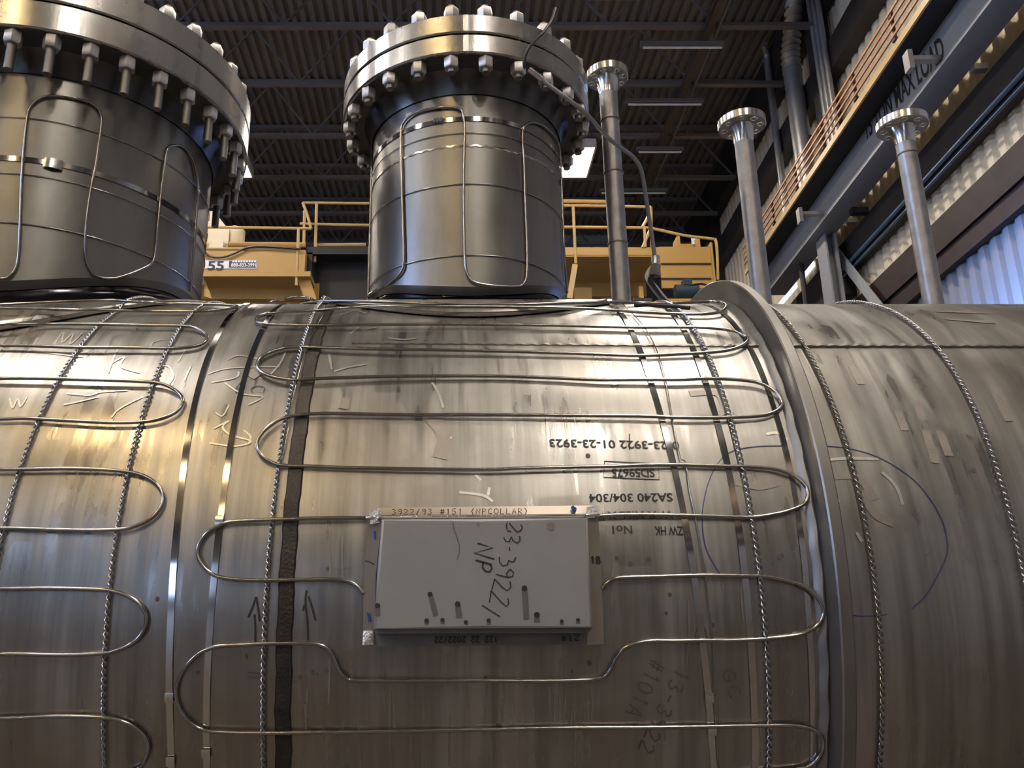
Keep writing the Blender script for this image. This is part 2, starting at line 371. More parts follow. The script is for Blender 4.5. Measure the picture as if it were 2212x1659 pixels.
# ------------------------------------------------------------------ crane runway along the right wall
def z_(z): return z + CZ
o = empty('runway_girder', w2(5.72, 12, z_(7.0)), 'long grey crane runway girder lettered with its max load along the wall', 'girder')
g = MB(); Y0, Y1 = -22, 16.8
g.box((5.72, Y0, z_(7.02)), (5.76, Y1, z_(7.62)), m=w2); g.box((5.70, Y0, z_(7.0)), (6.09, Y1, z_(7.03)), m=w2); g.box((5.74, Y0, z_(7.60)), (6.2, Y1, z_(7.63)), m=w2)
g.box((6.05, Y0, z_(7.02)), (6.09, Y1, z_(7.62)), m=w2); g.build('girder_web', M['girder'], o)
g = MB(); g.box((5.36, Y0, z_(7.52)), (5.74, Y1, z_(7.58)), m=w2); g.build('walkway_ledge', M['girt'], o)
t = MB(); text_on(t, '15 TON MAX LOAD', 0.46, lambda x, y: w2(5.716, 11.75 - x, z_(7.08) + y + .125 * (2.25 - x)), 2.25); t.build('lettering', M['ink'], o)
for i, y in enumerate((9.58, 13.6, 5.5)):
    g = MB(); g.box((5.3, y - .05, z_(7.10)), (5.72, y + .05, z_(7.16)), m=w2); g.box((5.28, y - .12, z_(6.94)), (5.34, y + .02, z_(7.2)), m=w2); g.build('cable_bracket', M['galv'], o)
    g = MB(); g.beam(w2(6.09, y, z_(6.98)), w2(6.26, y, z_(6.98)), .1, .08); g.build('wall_tie', M['galv'], o)
for y in (-14, -4, 2.4, 13.2): g = MB(); g.box((6.0, y - .06, z_(6.9)), (6.26, y + .06, z_(7.0)), m=w2); g.build('support_bracket', M['girt'], o)
o = empty('conductor_rail', w2(5.36, 12, z_(7.5)), 'orange brown crane conductor bars on brackets above the lettered girder', 'conductor rail')
g = MB(); g.box((5.33, Y0, z_(7.46)), (5.36, Y1, z_(7.56)), m=w2); g.build('edge_angle', M['tan'], o)
for z in (7.67, 7.79, 7.91, 8.03):
    g = MB(); g.box((5.335, Y0, z_(z)), (5.355, Y1, z_(z + .035)), m=w2); g.build('conductor_bar', M['orange'], o)
y = 16.2
while y > 5:
    g = MB(); g.box((5.36, y - .02, z_(7.585)), (5.39, y + .02, z_(8.1)), m=w2); g.box((5.345, y - .04, z_(7.62)), (5.40, y + .04, z_(7.66)), m=w2); g.box((5.345, y - .04, z_(7.98)), (5.40, y + .04, z_(8.02)), m=w2)
    g.build('bar_hanger', M['girt'], o); y -= 1.27
# conduit, pipes, duct, column, brace
g = MB(); g.tube([w2(6.243, -20, z_(6.44)), w2(6.243, 14.6, z_(6.44))], .035); g.tube([w2(6.255, -20, z_(6.30)), w2(6.255, 14.6, z_(6.32))], .02)
tag(g.build('conduit_run', M['conduit']), 'blue grey conduit running along the dark wall girt', 'conduit')
g = MB(); g.tube([w2(6.11, 16.25, z_(7.7)), w2(6.11, 16.25, z_(12.2))], .075)
g.tube(crom([w2(6.11, 16.25, z_(12.1)), w2(6.1, 16.2, z_(12.3)), w2(6.0, 16.0, z_(12.4))]), .075)
tag(g.build('vent_pipe', M['galv']), 'slim grey vertical pipe on the wall behind the conductor bars', 'pipe')
o = empty('ventilation_duct', w2(6.02, 14.8, z_(7.7)), 'fat grey vertical duct with a crinkled flexible top on the wall', 'duct')
g = MB(); g.tube([w2(6.02, 14.8, z_(7.7)), w2(6.02, 14.8, z_(10.9))], .17, 18); g.build('duct_pipe', M['galv'], o)
g = MB(); pts = crom([w2(6.02, 14.8, z_(10.8)), w2(6.02, 14.78, z_(11.2)), w2(6.0, 14.5, z_(11.5)), w2(5.98, 14.2, z_(11.9)), w2(5.98, 14.2, z_(12.4))], 14)
k = 18; vs = []
for i, p in enumerate(pts):
    r = .155 + .03 * math.sin(i * 1.55); vs += [p + Vector((r * math.cos(2 * PI * a / k), r * math.sin(2 * PI * a / k), 0)) for a in range(k)]
g.add(vs, [(i * k + a, i * k + (a + 1) % k, i * k + k + (a + 1) % k, i * k + k + a) for i in range(len(pts) - 1) for a in range(k)], True); g.build('flexible_duct', M['galv'], o)
g = MB(); g.beam(w2(6.1, 14.8, z_(9.3)), w2(6.19, 14.8, z_(9.3)), .3, .05); g.build('duct_clamp', M['girt'], o)
for i, (y, r) in enumerate(((13.88, .05), (13.70, .05), (13.52, .05))):
    g = MB(); g.tube([w2(6.12, y, z_(7.7)), w2(6.12, y, z_(12.4))], r)
    tag(g.build('electrical_conduit', M['galv']), ['grey vertical conduit on the wall, first beside the fat duct', 'grey vertical conduit on the wall, middle one of three by the duct', 'grey vertical conduit on the wall, furthest of three from the duct'][i], 'conduit', 'conduits beside the duct')
def column(name, y, x0, x1, hw):
    g = MB(); t = .03
    g.box((x0, y - hw, 0), (x0 + t, y + hw, ZD - .1), m=w2); g.box((x1 - t, y - hw, 0), (x1, y + hw, ZD - .1), m=w2); g.box((x0, y - .02, 0), (x1, y + .02, ZD - .1), m=w2)
    structure(g, name, M['girder'])
# columns stand below and above the girder line
for y in (14.2, 22.2):
    g = MB(); g.box((5.86, y - .2, 0), (5.89, y + .2, z_(6.98)), m=w2); g.box((6.03, y - .2, 0), (6.06, y + .2, z_(6.98)), m=w2); g.box((5.89, y - .02, 0), (6.03, y + .02, z_(6.98)), m=w2)
    structure(g, 'wall_column', M['girder'])
    g = MB(); g.box((6.2, y - .25, z_(7.66)), (6.44, y + .25, ZD - .1), m=w2); structure(g, 'wall_column_upper', M['girt'])
g = MB(); g.rod(w2(5.9, 15.3, 0), w2(5.9, 15.3, z_(6.98)), .05); structure(g, 'wall_post', M['girt'])
o = empty('diagonal_brace', w2(6.2, 14.5, z_(6.9)), 'pale flat diagonal brace with a bolted gusset plate below the girder', 'brace')
g = MB(); a, b2 = w2(6.19, 14.55, z_(6.98)), w2(6.19, 11.9, z_(3.7)); g.beam(a, b2, .018, .2); g.build('brace_bar', M['greysiding'], o)
g = MB(); g.prism([w2(6.172, y, z_(z)) for y, z in ((14.95, 6.98), (14.55, 6.98), (14.25, 6.75), (14.35, 6.45), (14.95, 6.3))], w2(.008, 0, 0)); g.build('gusset_plate', M['greysiding'], o)
for i in range(6):
    g = MB(); g.rod(w2(6.175, 14.62 - .06 * (i % 3), z_(6.95 - .09 * (i // 3) - .06 * (i % 3))), w2(6.14, 14.62 - .06 * (i % 3), z_(6.95 - .09 * (i // 3) - .06 * (i % 3))), .016); g.build('bolt', M['ink'], o)
for z in (6.0, 5.3, 4.7):
    wbeam('wall_girt_far', 6.25, 6.44, z_(z), z_(z + .35), M['girt'], 14.4, 24)
for a, b2 in ((18.2, 17.0), (16.65, 16.0)):
    structure(MB().box((6.40, b2, z_(7.26)), (6.435, a, z_(7.37)), m=w2), 'window_slit', M['slit'])

# ------------------------------------------------------------------ overhead crane across the shop
KY = 15.0
o = empty('overhead_crane', (0, KY, z_(6.7)), 'yellow overhead travelling crane with handrails spanning behind the vessel', 'crane')
def pX(px, py, Y=KY): return onY(px, py, Y)
def face_box(mb, px0, py0, px1, py1, Y, depth):
    a = pX(px0, py0, Y); b = pX(px1, py1, Y); x0, x1 = sorted((a.x, b.x)); z0, z1 = sorted((a.z, b.z))
    return mb.box((x0, Y, z0), (x1, Y + depth, z1))
def band(mb, x0, x1, pya, pyb, Y, depth):
    za = pX(965, pya, Y).z; zb = pX(965, pyb, Y).z; return mb.box((x0, Y, min(za, zb)), (x1, Y + depth, max(za, zb)))
def crane_part(mb, name, mat): return mb.build(name, mat, o)
xl, xm0, xm1, xr0, xr1 = -9.0, pX(659, 560).x, pX(815, 560).x, pX(1425, 551).x, pX(1540, 560).x
g = MB(); band(g, xl, xm0, 540, 586, KY, .5); band(g, xl, xm0 + .12, 586, 597, KY - .04, .54); crane_part(g, 'platform_fascia', M['yellow'])
g = MB(); band(g, xl, xm0 + .2, 612, 646, 15.54, .6); band(g, xl, xm0 + .3, 646, 662, 15.7, .5); crane_part(g, 'bridge_girder', M['yellow'])
g = MB(); band(g, xm0 - .02, xm1 + 2.2, 533, 549, 15.2, .3); band(g, xm0, xm1 + 2.2, 549, 700, 15.6, .1); g.box((xm0, 15.2, pX(965, 660, 15.2).z), (xm0 + .1, 15.7, pX(965, 545, 15.2).z)); crane_part(g, 'edge_and_gap_shade', M['black'])  # charcoal walkway edge, with black sheets painting the shaded gap between the girders
g = MB(); band(g, xm1 + .3, xr0, 534, 552, KY, .08); crane_part(g, 'walkway_edge', M['yellow'])
zz = pX(965, 552).z; g = MB(); g.box((xm1 + .3, KY, zz - .02), (xr0, 16.3, zz + .01)); band(g, xm1 + .3, xr0, 598, 640, 16.2, .3); crane_part(g, 'walkway_deck', M['yellow'])
g = MB(); band(g, xr0, xr1, 533, 622, KY, .06); g.box((xr1 - .04, KY - .05, pX(965, 622).z), (xr1, KY + .4, pX(965, 526).z)); crane_part(g, 'end_truck_panel', M['yellow'])
for py in (570, 602):
    g = MB(); a = pX(1427, py); b2 = pX(1536, py); g.box((a.x, KY - .02, a.z - .015), (b2.x, KY, a.z + .01)); crane_part(g, 'panel_seam', M['black'])
g = MB(); g.box((pX(1464, 530).x, KY, pX(1464, 533).z), (pX(1470, 530).x, KY + .3, pX(1464, 509).z)); g.box((pX(1508, 530).x, KY, pX(1464, 533).z), (pX(1513, 530).x, KY + .3, pX(1464, 509).z)); g.box((pX(1464, 530).x, KY + .3, pX(1464, 533).z), (pX(1513, 530).x, KY + .33, pX(1464, 511).z)); crane_part(g, 'stop_bracket', M['yellow'])
g = MB(); face_box(g, 1494, 513, 1508, 528, KY + .2, .04); crane_part(g, 'notice_plate', M['sign'])
def rail(name, pts, Y, r=.028): 
    g = MB(); P = [pX(*p, Y) for p in pts]; g.tube(crom(P, 4) if len(P) > 2 else P, r, 8); crane_part(g, name, M['tan'])
rail('handrail', [(380, 490), (560, 492), (672, 494)], KY); rail('midrail', [(380, 537), (560, 538), (642, 541)], KY)
for a, b2 in (((445, 490), (436, 615)), ((645, 495), (640, 617))): rail('handrail_post', [a, b2], KY)
rail('handrail', [(672, 494), (664, 465), (654, 438)], KY + .1); rail('handrail', [(654, 438), (760, 439), (900, 440)], KY + .3); rail('midrail', [(648, 483), (760, 486), (900, 487)], KY + .3)
for a, b2 in (((658, 455), (656, 532)), ((684, 440), (680, 566))): rail('handrail_post', [a, b2], KY + .3)
rail('handrail', [(1150, 443), (1300, 445), (1405, 447)], KY); rail('midrail', [(1150, 490), (1300, 491), (1390, 492)], KY)
rail('handrail', [(1405, 447), (1399, 470), (1388, 490)], KY); rail('handrail', [(1390, 492), (1412, 494), (1480, 509), (1538, 516), (1546, 520), (1549, 545), (1551, 605)], KY)
for a, b2 in (((1238, 447), (1244, 570)), ((1392, 490), (1394, 534)), ((1406, 447), (1408, 534))): rail('handrail_post', [a, b2], KY)
rail('handrail_post', [(1405, 495), (1388, 535)], KY)
rail('bridge_pipe', [(380, 527), (660, 529)], KY + .3, .05); rail('bridge_pipe', [(680, 530), (790, 529)], KY + .4, .04); rail('bridge_pipe', [(1180, 434), (1310, 436)], KY + .5, .04)
g = MB(); a, b2 = pX(1242, 572), pX(1230, 645); g.beam(a, b2, .1, .06); crane_part(g, 'platform_bracket', M['tan'])
for pts in ([(440, 597), (458, 645), (440, 640)], [(640, 597), (668, 597), (685, 650), (655, 640)]):
    g = MB(); g.prism([pX(*p, KY + .1) for p in pts], (0, .04, 0)); crane_part(g, 'gusset_plate', M['yellow'])
g = MB(); face_box(g, 450, 494, 492, 533, KY + .25, .5); face_box(g, 445, 456, 461, 494, KY + .6, .2); face_box(g, 452, 521, 481, 540, KY + .1, .2); g.prism([pX(470, 466, KY + .5), pX(489, 490, KY + .5), pX(470, 490, KY + .5)], (0, .1, 0))
g.lathe([(.0, 0), (.16, 0), (.18, .05), (.18, .34), (.12, .4), (0, .4)], pX(507, 534, KY + .5), 20); crane_part(g, 'drive_housing', M['cream'])
g = MB(); g.tube(crom([pX(*p, KY - .05) for p in ((444, 545), (455, 554), (478, 556), (505, 548), (530, 536), (560, 532), (600, 534), (650, 538))]), .02, 6); crane_part(g, 'festoon_cable', M['cable'])
g = MB(); a = pX(1458, 630, KY - .2); b2 = pX(1508, 630, KY - .2); g.tube([a, b2], .13, 16); g.box((a.x + .15, KY - .3, a.z + .1), (a.x + .3, KY - .1, a.z + .22)); crane_part(g, 'travel_motor', M['motor'])
g = MB(); g.tube(crom([pX(*p, KY - .3) for p in ((1478, 620), (1495, 616), (1515, 613), (1527, 617))]), .02, 6); crane_part(g, 'motor_cable', M['cable'])
g = MB(); face_box(g, 1440, 645, 1500, 662, KY - .3, .3); crane_part(g, 'motor_shelf', M['yellow'])
g = MB(); face_box(g, 1240, 621, 1280, 660, KY + .6, .2); crane_part(g, 'gearbox', M['yellow'])
g = MB(); face_box(g, 1380, 618, 1392, 660, KY + .4, .1); crane_part(g, 'frame_post', M['yellow'])
g = MB(); face_box(g, 443, 562, 554, 580, KY - .012, .011); sg = crane_part(g, 'number_sign', M['sign'])
g = MB(); face_box(g, 495, 563, 553, 578, KY - .016, .003); g.build('number_sign_panel', M['signblack'], sg)
g = MB(); a = pX(447, 582, KY - .018); text_on(g, '55', .24, lambda x, y: Vector((a.x + x, KY - .018, a.z + y - .0)), .30); g.build('number_digits', M['ink'], sg)
g = MB(); a = pX(499, 576, KY - .02); text_on(g, '888-833-3991', .10, lambda x, y: Vector((a.x + x, KY - .02, a.z + y)), .46)
for k in range(9): g.box((a.x + .02 + k * .05, KY - .0195, a.z + .09), (a.x + .055 + k * .05, KY - .019, a.z + .12))
g.build('sign_lettering', M['sign'], sg)
g = MB(); a = pX(560, 590, KY - .05); text_on(g, '4.050.0', .12, lambda x, y: Vector((a.x + x, KY - .045, a.z + y)), .44); crane_part(g, 'faded_number', simple('faded_yellow_number', (.5, .33, .12), .6))

# ------------------------------------------------------------------ pressure vessel
vs_ = empty('pressure_vessel', (0, VD, VH), 'large horizontal stainless steel pressure vessel with two bolted flanged nozzles on top', 'pressure vessel')
X0, X1 = -2.6, 3.4
def shell_mesh(mb, x0, x1, r, t0=-PI, t1=PI, nx=40, nt=144):
    vs, uv = [], []
    for i in range(nx + 1):
        x = x0 + (x1 - x0) * i / nx
        for k in range(nt + 1):
            t = t0 + (t1 - t0) * k / nt; vs.append(cyl(x, t, r)); uv.append((x, t * VR))
    w = nt + 1
    return mb.add(vs, [(i * w + k, i * w + w + k, i * w + w + k + 1, i * w + k + 1) for i in range(nx) for k in range(nt)], True, uv)
g = shell_mesh(MB(), X0, X1, VR)
for xe, sg in ((X0, -1), (X1, 1)):          # dished heads
    vs, uv, m_, nt = [], [], 10, 144
    for i in range(m_ + 1):
        a = i / m_ * PI / 2
        for k in range(nt): t = 2 * PI * k / nt; vs.append(cyl(xe + sg * .3 * math.sin(a), t, max(VR * math.cos(a), .001))); uv.append((xe, t * VR))
    g.add(vs, [(i * nt + k, (i + 1) * nt + k, (i + 1) * nt + (k + 1) % nt, i * nt + (k + 1) % nt)[::sg] for i in range(m_) for k in range(nt)], True, uv)
g.build('shell', M['shell'], vs_)
for x in (-1.9, 2.7):                        # saddles on the floor, below the frame
    g = MB(); yb = [VD + VR * 1.01 * math.sin(math.radians(a)) for a in range(-60, 61, 10)]; zb = [VH - VR * 1.01 * math.cos(math.radians(a)) for a in range(-60, 61, 10)]
    g.prism([(x - .01, yb[0], 0), (x - .01, yb[-1], 0)] + [(x - .01, y, z) for y, z in list(zip(yb, zb))[::-1]], (.02, 0, 0)); g.box((x - .1, VD - .55, 0), (x + .1, VD + .55, .02)); g.build('saddle', M['dull'], vs_)

def surf(pts, lift=0.0, n=6, smooth=True):  # pixel polyline -> points and normals on the shell
    q = [cylq(px, py, VR + lift) for px, py in pts]
    q = [(x, t * VR, r) for x, t, r in q]
    q = crom(q, n) if smooth else [Vector(p) for p in q]
    return [cyl(p[0], p[1] / VR, p[2]) for p in q], [cyln(p[1] / VR) for p in q]
def resamp(P, Nn, step):
    return P, Nn
# reinforcement pads round the nozzles, girth and seam welds, stiffener ring
def pad(name, cx, r0, r1, h):
    vs, uv, nr, na = [], [], 8, 96
    for i in range(nr + 1):
        r = r0 + (r1 - r0) * i / nr
        for k in range(na):
            a = 2 * PI * k / na; x = cx + r * math.sin(a); y = -r * math.cos(a)
            rad = VR + h; vs.append(Vector((x, VD + y, VH + math.sqrt(rad * rad - y * y)))); uv.append((x, math.asin(-y / rad) * VR))
    for k in range(na):
        a = 2 * PI * k / na; x = cx + (r1 + .006) * math.sin(a); y = -(r1 + .006) * math.cos(a)
        vs.append(Vector((x, VD + y, VH + math.sqrt((VR - .001) ** 2 - y * y)))); uv.append((x, math.asin(-y / VR) * VR))
    return MB().add(vs, [(i * na + k, i * na + (k + 1) % na, (i + 1) * na + (k + 1) % na, (i + 1) * na + k) for i in range(nr + 1) for k in range(na)], True, uv).build(name, M['shell'], vs_)
NX, NR = 0.045, 0.2155
NX2, NR2 = -0.879, 0.322
pad('reinforcing_pad', NX, NR - .02, 0.365, .009)
pad('reinforcing_pad', NX2, NR2 - .02, 0.435, .009)
def padweld(cx, r, w):
    pts = [];  nn = []
    for k in range(120):
        a = 2 * PI * k / 120; x = cx + r * math.sin(a); y = -r * math.cos(a); pts.append(Vector((x, VD + y, VH + math.sqrt((VR + .003) ** 2 - y * y)))); nn.append(cyln(math.atan2(math.sqrt(VR * VR - y * y), -y)))
    MB().sweep(pts, [(w * math.cos(2 * PI * a / 8), .004 * math.sin(2 * PI * a / 8)) for a in range(8)], nn, closed=True).build('pad_weld', M['weld'], vs_)
padweld(NX, .369, .010); padweld(NX2, .439, .010)
def girth(name, x, w, h, mat, t0=-1.4, t1=3.6, wob=.0015, tilt=0.0):
    pts, nn = [], []
    for k in range(241):
        t = t0 + (t1 - t0) * k / 240; pts.append(cyl(x + tilt * t + wob * math.sin(k * .9) + wob * .7 * math.sin(k * 2.3), t, VR)); nn.append(cyln(t))
    return MB().sweep(pts, [(-w / 2, -.002), (w / 2, -.002), (w * .36, h * .8), (0, h), (-w * .36, h * .8)], nn).build(name, mat, vs_)
girth('girth_weld', -0.214, .025, .003, M['weld'], wob=.0007)
def seam(name, px0, py0, px1, py1, w, h, mat):
    P, Nn = surf([(px0, py0), ((px0 + px1) / 2, (py0 + py1) / 2), (px1, py1)], 0, 60)
    P = [p + Vector((0, 0, .0008 * math.sin(i * 1.7))) for i, p in enumerate(P)]
    MB().sweep(P, [(-w / 2, -.002), (w / 2, -.002), (w * .3, h), (-w * .3, h)], Nn).build(name, mat, vs_)
seam('seam_weld', 1580, 748, 2330, 749, .010, .0035, M['ring']); seam('seam_weld', 760, 741, 1590, 748, .009, .002, M['shell'])
# stiffener ring
RX0, RX1, RR = 0.5000, 0.5180, 0.6455
def rtilt(t): return .019 * math.sin(t - .45)
pts = [cyl((RX0 + RX1) / 2 + .011 + rtilt(2 * PI * k / 180), 2 * PI * k / 180, VR) for k in range(180)]; nn = [cyln(2 * PI * k / 180) for k in range(180)]
hw = (RX1 - RX0) / 2
g = MB().sweep(pts, [(-hw, -.004), (hw, -.004), (hw, RR - VR - .002), (hw - .002, RR - VR), (-hw + .002, RR - VR), (-hw, RR - VR - .002)], nn, closed=True); g.build('stiffener_ring', M['ring'], vs_, sharp=30)
for sgn, w in ((-1, .011), (1, .007)):      # fillet welds either side of the ring
    pts = [cyl((RX0 + RX1) / 2 + .011 + sgn * (hw + .003) + rtilt(2 * PI * k / 360) + .001 * math.sin(k * 1.1), 2 * PI * k / 360, VR) for k in range(360)]; nn = [cyln(2 * PI * k / 360) for k in range(360)]
    MB().sweep(pts, [(-w, -.003), (w, -.003), (w * .5, .006), (0, .009), (-w * .5, .006)], nn, closed=True).build('fillet_weld', M['dull'] if sgn < 0 else M['ring'], vs_)

# flanged nozzles with bolts
def hexnut(mb, c, r, h, rot=0.0):
    c = Vector(c); vs = []
    for rr, z in ((r * .86, 0), (r, h * .14), (r, h * .86), (r * .86, h)):
        for k in range(6): a = rot + PI / 3 * k; vs.append(c + Vector((rr * math.cos(a), rr * math.sin(a), z)))
    return mb.add(vs, [[5, 4, 3, 2, 1, 0], [18, 19, 20, 21, 22, 23]] + [(q * 6 + k, q * 6 + (k + 1) % 6, q * 6 + 6 + (k + 1) % 6, q * 6 + 6 + k) for q in range(3) for k in range(6)])
def nozzle(label, cx, r, o0, o1, zf, t, gap, rf, rb, nb, nutr, nuth, stud_down, phase, hub):
    c = (cx, VD, 0)
    na = 128
    def zsurf(rr, a): return VH + math.sqrt((VR + .009) ** 2 - (rr * math.cos(a)) ** 2)
    def zb(a): return VH + math.sqrt(VR ** 2 - (r * math.cos(a)) ** 2) + o0 + o1 * math.sin(a) ** 2        # edge follows the saddle
    def rows(spec):
        vs, uv = [], []
        for rr, fz in spec:
            for k in range(na): a = 2 * PI * k / na; z = fz(a); vs.append(Vector((cx + rr * math.sin(a), VD - rr * math.cos(a), z))); uv.append((a * .2, z))
        return MB().add(vs, [(i * na + k, i * na + (k + 1) % na, (i + 1) * na + (k + 1) % na, (i + 1) * na + k) for i in range(len(spec) - 1) for k in range(na)], True, uv)
    g = rows([(r - .012, lambda a: zb(a) - .010), (r - .004, lambda a: zb(a)), (r, lambda a: zb(a) + .004), (r, lambda a: zf - hub)])
    nz = g.build('nozzle', M['nozzle'], vs_); nz['label'] = label
    MB().lathe([(r, zf - hub), (r + .0012, zf - hub + .004), (r + .0005, zf - hub + .008), (r + .003, zf - .05), (r + .012, zf - .012), (r + .022, zf - .0005)], c, 128).build('nozzle_hub', M['hub'], nz)
    # saddle-shaped neck and fillet weld under the rolled edge
    rows([(r - .014, lambda a: zb(a) - .007), (r - .013, lambda a: zb(a) * .5 + zsurf(r, a) * .5), (r - .004, lambda a: zb(a) * .2 + zsurf(r, a) * .8), (r + .016, lambda a: zsurf(r + .016, a))]).build('neck_weld', M['dullneck'], nz)
    MB().lathe([(r + .02, zf), (rf - .003, zf), (rf, zf + .003), (rf, zf + t - .003), (rf - .003, zf + t), (r - .03, zf + t)], c, 160).build('flange', M['flange'], nz)
    MB().lathe([(r + .015, zf - .0008), (rf - .008, zf - .0008), (rf - .008, zf + .001)], c, 128).build('flange_underside_shade', M['underside_shade'], nz)  # thin dark disc painting the shade below the flange
    MB().lathe([(rb - .035, zf + t - .001), (rb - .035, zf + t + gap + .001)], c, 96).build('gasket', M['cable'], nz)
    z2 = zf + t + gap
    MB().lathe([(0, z2), (rf - .003, z2), (rf, z2 + .003), (rf, z2 + t - .003), (rf - .004, z2 + t), (0, z2 + t)], c, 160).build('blind_flange', M['flange'], nz)
    nut = MB(); hexnut(nut, (0, 0, 0), nutr, nuth); st = MB(); st.tube([(0, 0, zf - stud_down), (0, 0, z2 + t + nuth + .008)], nutr * .52, 12)
    n0 = nut.build('nut', M['nutsteel'], None); s0 = st.build('stud', M['dull'], None)
    for k in range(nb):
        a = 2 * PI * (k + phase) / nb; x, y = cx + rb * math.sin(a), VD - rb * math.cos(a)
        for z in (zf - nuth - .001, z2 + t + .001):
            n = n0.copy(); COL.objects.link(n); n.parent = nz; n.location = Vector((x, y, z)) - vs_.location; n.rotation_euler = (0, 0, a + random.uniform(0, 1.0))
        n = s0.copy(); COL.objects.link(n); n.parent = nz; n.location = Vector((x, y, 0)) - vs_.location
    bpy.data.objects.remove(n0); bpy.data.objects.remove(s0)
    return nz
M['hub'] = plate_steel('forged_hub_shade', (0.15, 0.145, 0.14), 0.36, 0.9, 14, 9, 0.6, 0.0, 0.1)  # forged neck, its colour darkened for the shade below the flange
M['underside_shade'] = simple('underside_shade_steel', (0.10, 0.098, 0.095), 0.6, 0.5, 0.3, 12)  # dark colour stands in for shade on the flange underside
M['nutsteel'] = simple('bright_nut_steel', (0.66, 0.64, 0.61), 0.42, 0.65, 0.1, 20)
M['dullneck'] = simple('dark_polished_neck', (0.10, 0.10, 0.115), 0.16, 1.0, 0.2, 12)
Z1, Z2 = 1.130 + CZ, 1.104 + CZ
nz1 = nozzle('middle flanged nozzle with a blind flange and bright nuts', NX, NR, .033, .020, 1.1805 + CZ, .0455, .004, .2875, .270, 24, .0165, .025, .036, .5, 1.1805 + CZ - Z1)
nz2 = nozzle('larger flanged nozzle with long bolt studs', NX2, NR2, .050, .004, 1.155 + CZ, .064, .004, .402, .381, 34, .0175, .027, .085, .605, 1.155 + CZ - Z2)

# three small-bore pipes with drilled flanges
def drilled(mb, c, r, ri, holes, rh, rbc, z0, z1):
    b = bmesh.new()
    def ring(cx, cy, rr, n):
        v = [b.verts.new((cx + rr * math.cos(2 * PI * k / n), cy + rr * math.sin(2 * PI * k / n), 0)) for k in range(n)]
        return [b.edges.new((v[k], v[(k + 1) % n])) for k in range(n)]
    es = ring(0, 0, r, 56) + ring(0, 0, ri, 32)
    for k in range(holes): a = 2 * PI * (k + .5) / holes; es += ring(rbc * math.cos(a), rbc * math.sin(a), rh, 14)
    bmesh.ops.triangle_fill(b, use_beauty=True, use_dissolve=False, edges=es)
    ret = bmesh.ops.extrude_face_region(b, geom=b.faces[:]); 
    for q in ret['geom']:
        if isinstance(q, bmesh.types.BMVert): q.co.z = z1 - z0
    bmesh.ops.recalc_face_normals(b, faces=b.faces[:])
    b.verts.index_update(); C = Vector(c)
    mb.add([v.co + C + Vector((0, 0, z0)) for v in b.verts], [[v.index for v in f.verts] for f in b.faces], False); b.free(); return mb
def standpipe(label, x, ztop, rf, joints, zbase=.66 + CZ):
    c = (x, VD, 0); r = .0212
    g = MB(); g.lathe([(r, zbase), (r, ztop - .045), (r + .0004, ztop - .042)], c, 32); pz = g.build('small_pipe', M['pipe'], vs_); pz['label'] = label
    MB().lathe([(r + .0004, ztop - .043), (r + .0012, ztop - .034), (r + .0035, ztop - .016), (r + .0085, ztop - .001)], c, 40).build('flange_hub', M['bright'], pz)
    drilled(MB(), c, rf, r - .004, 8, .0062, rf * .76, ztop, ztop + .019).build('drilled_flange', M['pipe'], pz)
    MB().lathe([(rf - .001, ztop - .0004), (rf + .0006, ztop + .001), (rf + .0006, ztop + .018), (rf - .002, ztop + .0195)], c, 64).build('flange_rim', M['bright'], pz)
    for k in range(8):
        a = 2 * PI * (k + .5) / 8; MB().lathe([(.0060, ztop - .0006), (.0074, ztop - .0012), (.0088, ztop - .0004), (.0088, ztop + .0004)], (x + rf * .76 * math.cos(a), VD + rf * .76 * math.sin(a), 0), 16).build('bolt_hole_glint', M['bright'], pz)  # bright rings added for the light caught in the holes
    MB().lathe([(r - .004, ztop + .019), (r + .012, ztop + .023), (r + .012, ztop + .019)], c, 32).build('raised_face', M['bright'], pz)
    for z in joints: MB().lathe([(r, z - .003), (r + .0022, z - .001), (r + .0022, z + .001), (r, z + .003)], c, 32).build('joint_weld', M['ring'], pz)
    MB().lathe([(r + .012, zbase + .030), (r + .006, zbase + .042), (r, zbase + .055)], c, 32).build('base_weld', M['ring'], pz)
for lab, px, py, rf, js in (('tallest flanged pipe, with weld rings', 1312, 172, .0490, (1.21, 1.07, .89)), ('flanged pipe behind the stiffener ring', 1603, 276, .0535, ()), ('flanged pipe standing before the corrugated wall', 1950, 278, .0555, (1.12,))):
    q = onY(px, py, VD); standpipe(lab, q.x, q.z, rf, [j + CZ for j in js])

# ------------------------------------------------------------------ straps, twisted ties and tracing coils on the shell
def circ_path(pts, t0=-75, t1=170, step=1.0, deg=3):
    """measured pixels -> smooth x(theta) (cubic least squares, flat outside the measured span)"""
    q = [cylq(px, py, VR) for px, py in pts]; ts = [a[1] for a in q]; xs = [a[0] for a in q]
    m = (min(ts) + max(ts)) / 2; h = (max(ts) - min(ts)) / 2; n = deg + 1
    A = [[0.0] * (n + 1) for _ in range(n)]
    for t, x in zip(ts, xs):
        b = [((t - m) / h) ** k for k in range(n)]
        for i in range(n):
            for j in range(n): A[i][j] += b[i] * b[j]
            A[i][n] += b[i] * x
    for i in range(n):
        A[i][i] += 1e-6; p = A[i][i]
        for j in range(i, n + 1): A[i][j] /= p
        for r in range(n):
            if r != i:
                f = A[r][i]
                for j in range(i, n + 1): A[r][j] -= f * A[i][j]
    c = [A[i][n] for i in range(n)]
    out = []; d = t0
    while d <= t1 + 1e-6:
        t = math.radians(d); s = max(-1.0, min(1.0, (t - m) / h)); out.append((sum(c[k] * s ** k for k in range(n)), t)); d += step
    return out
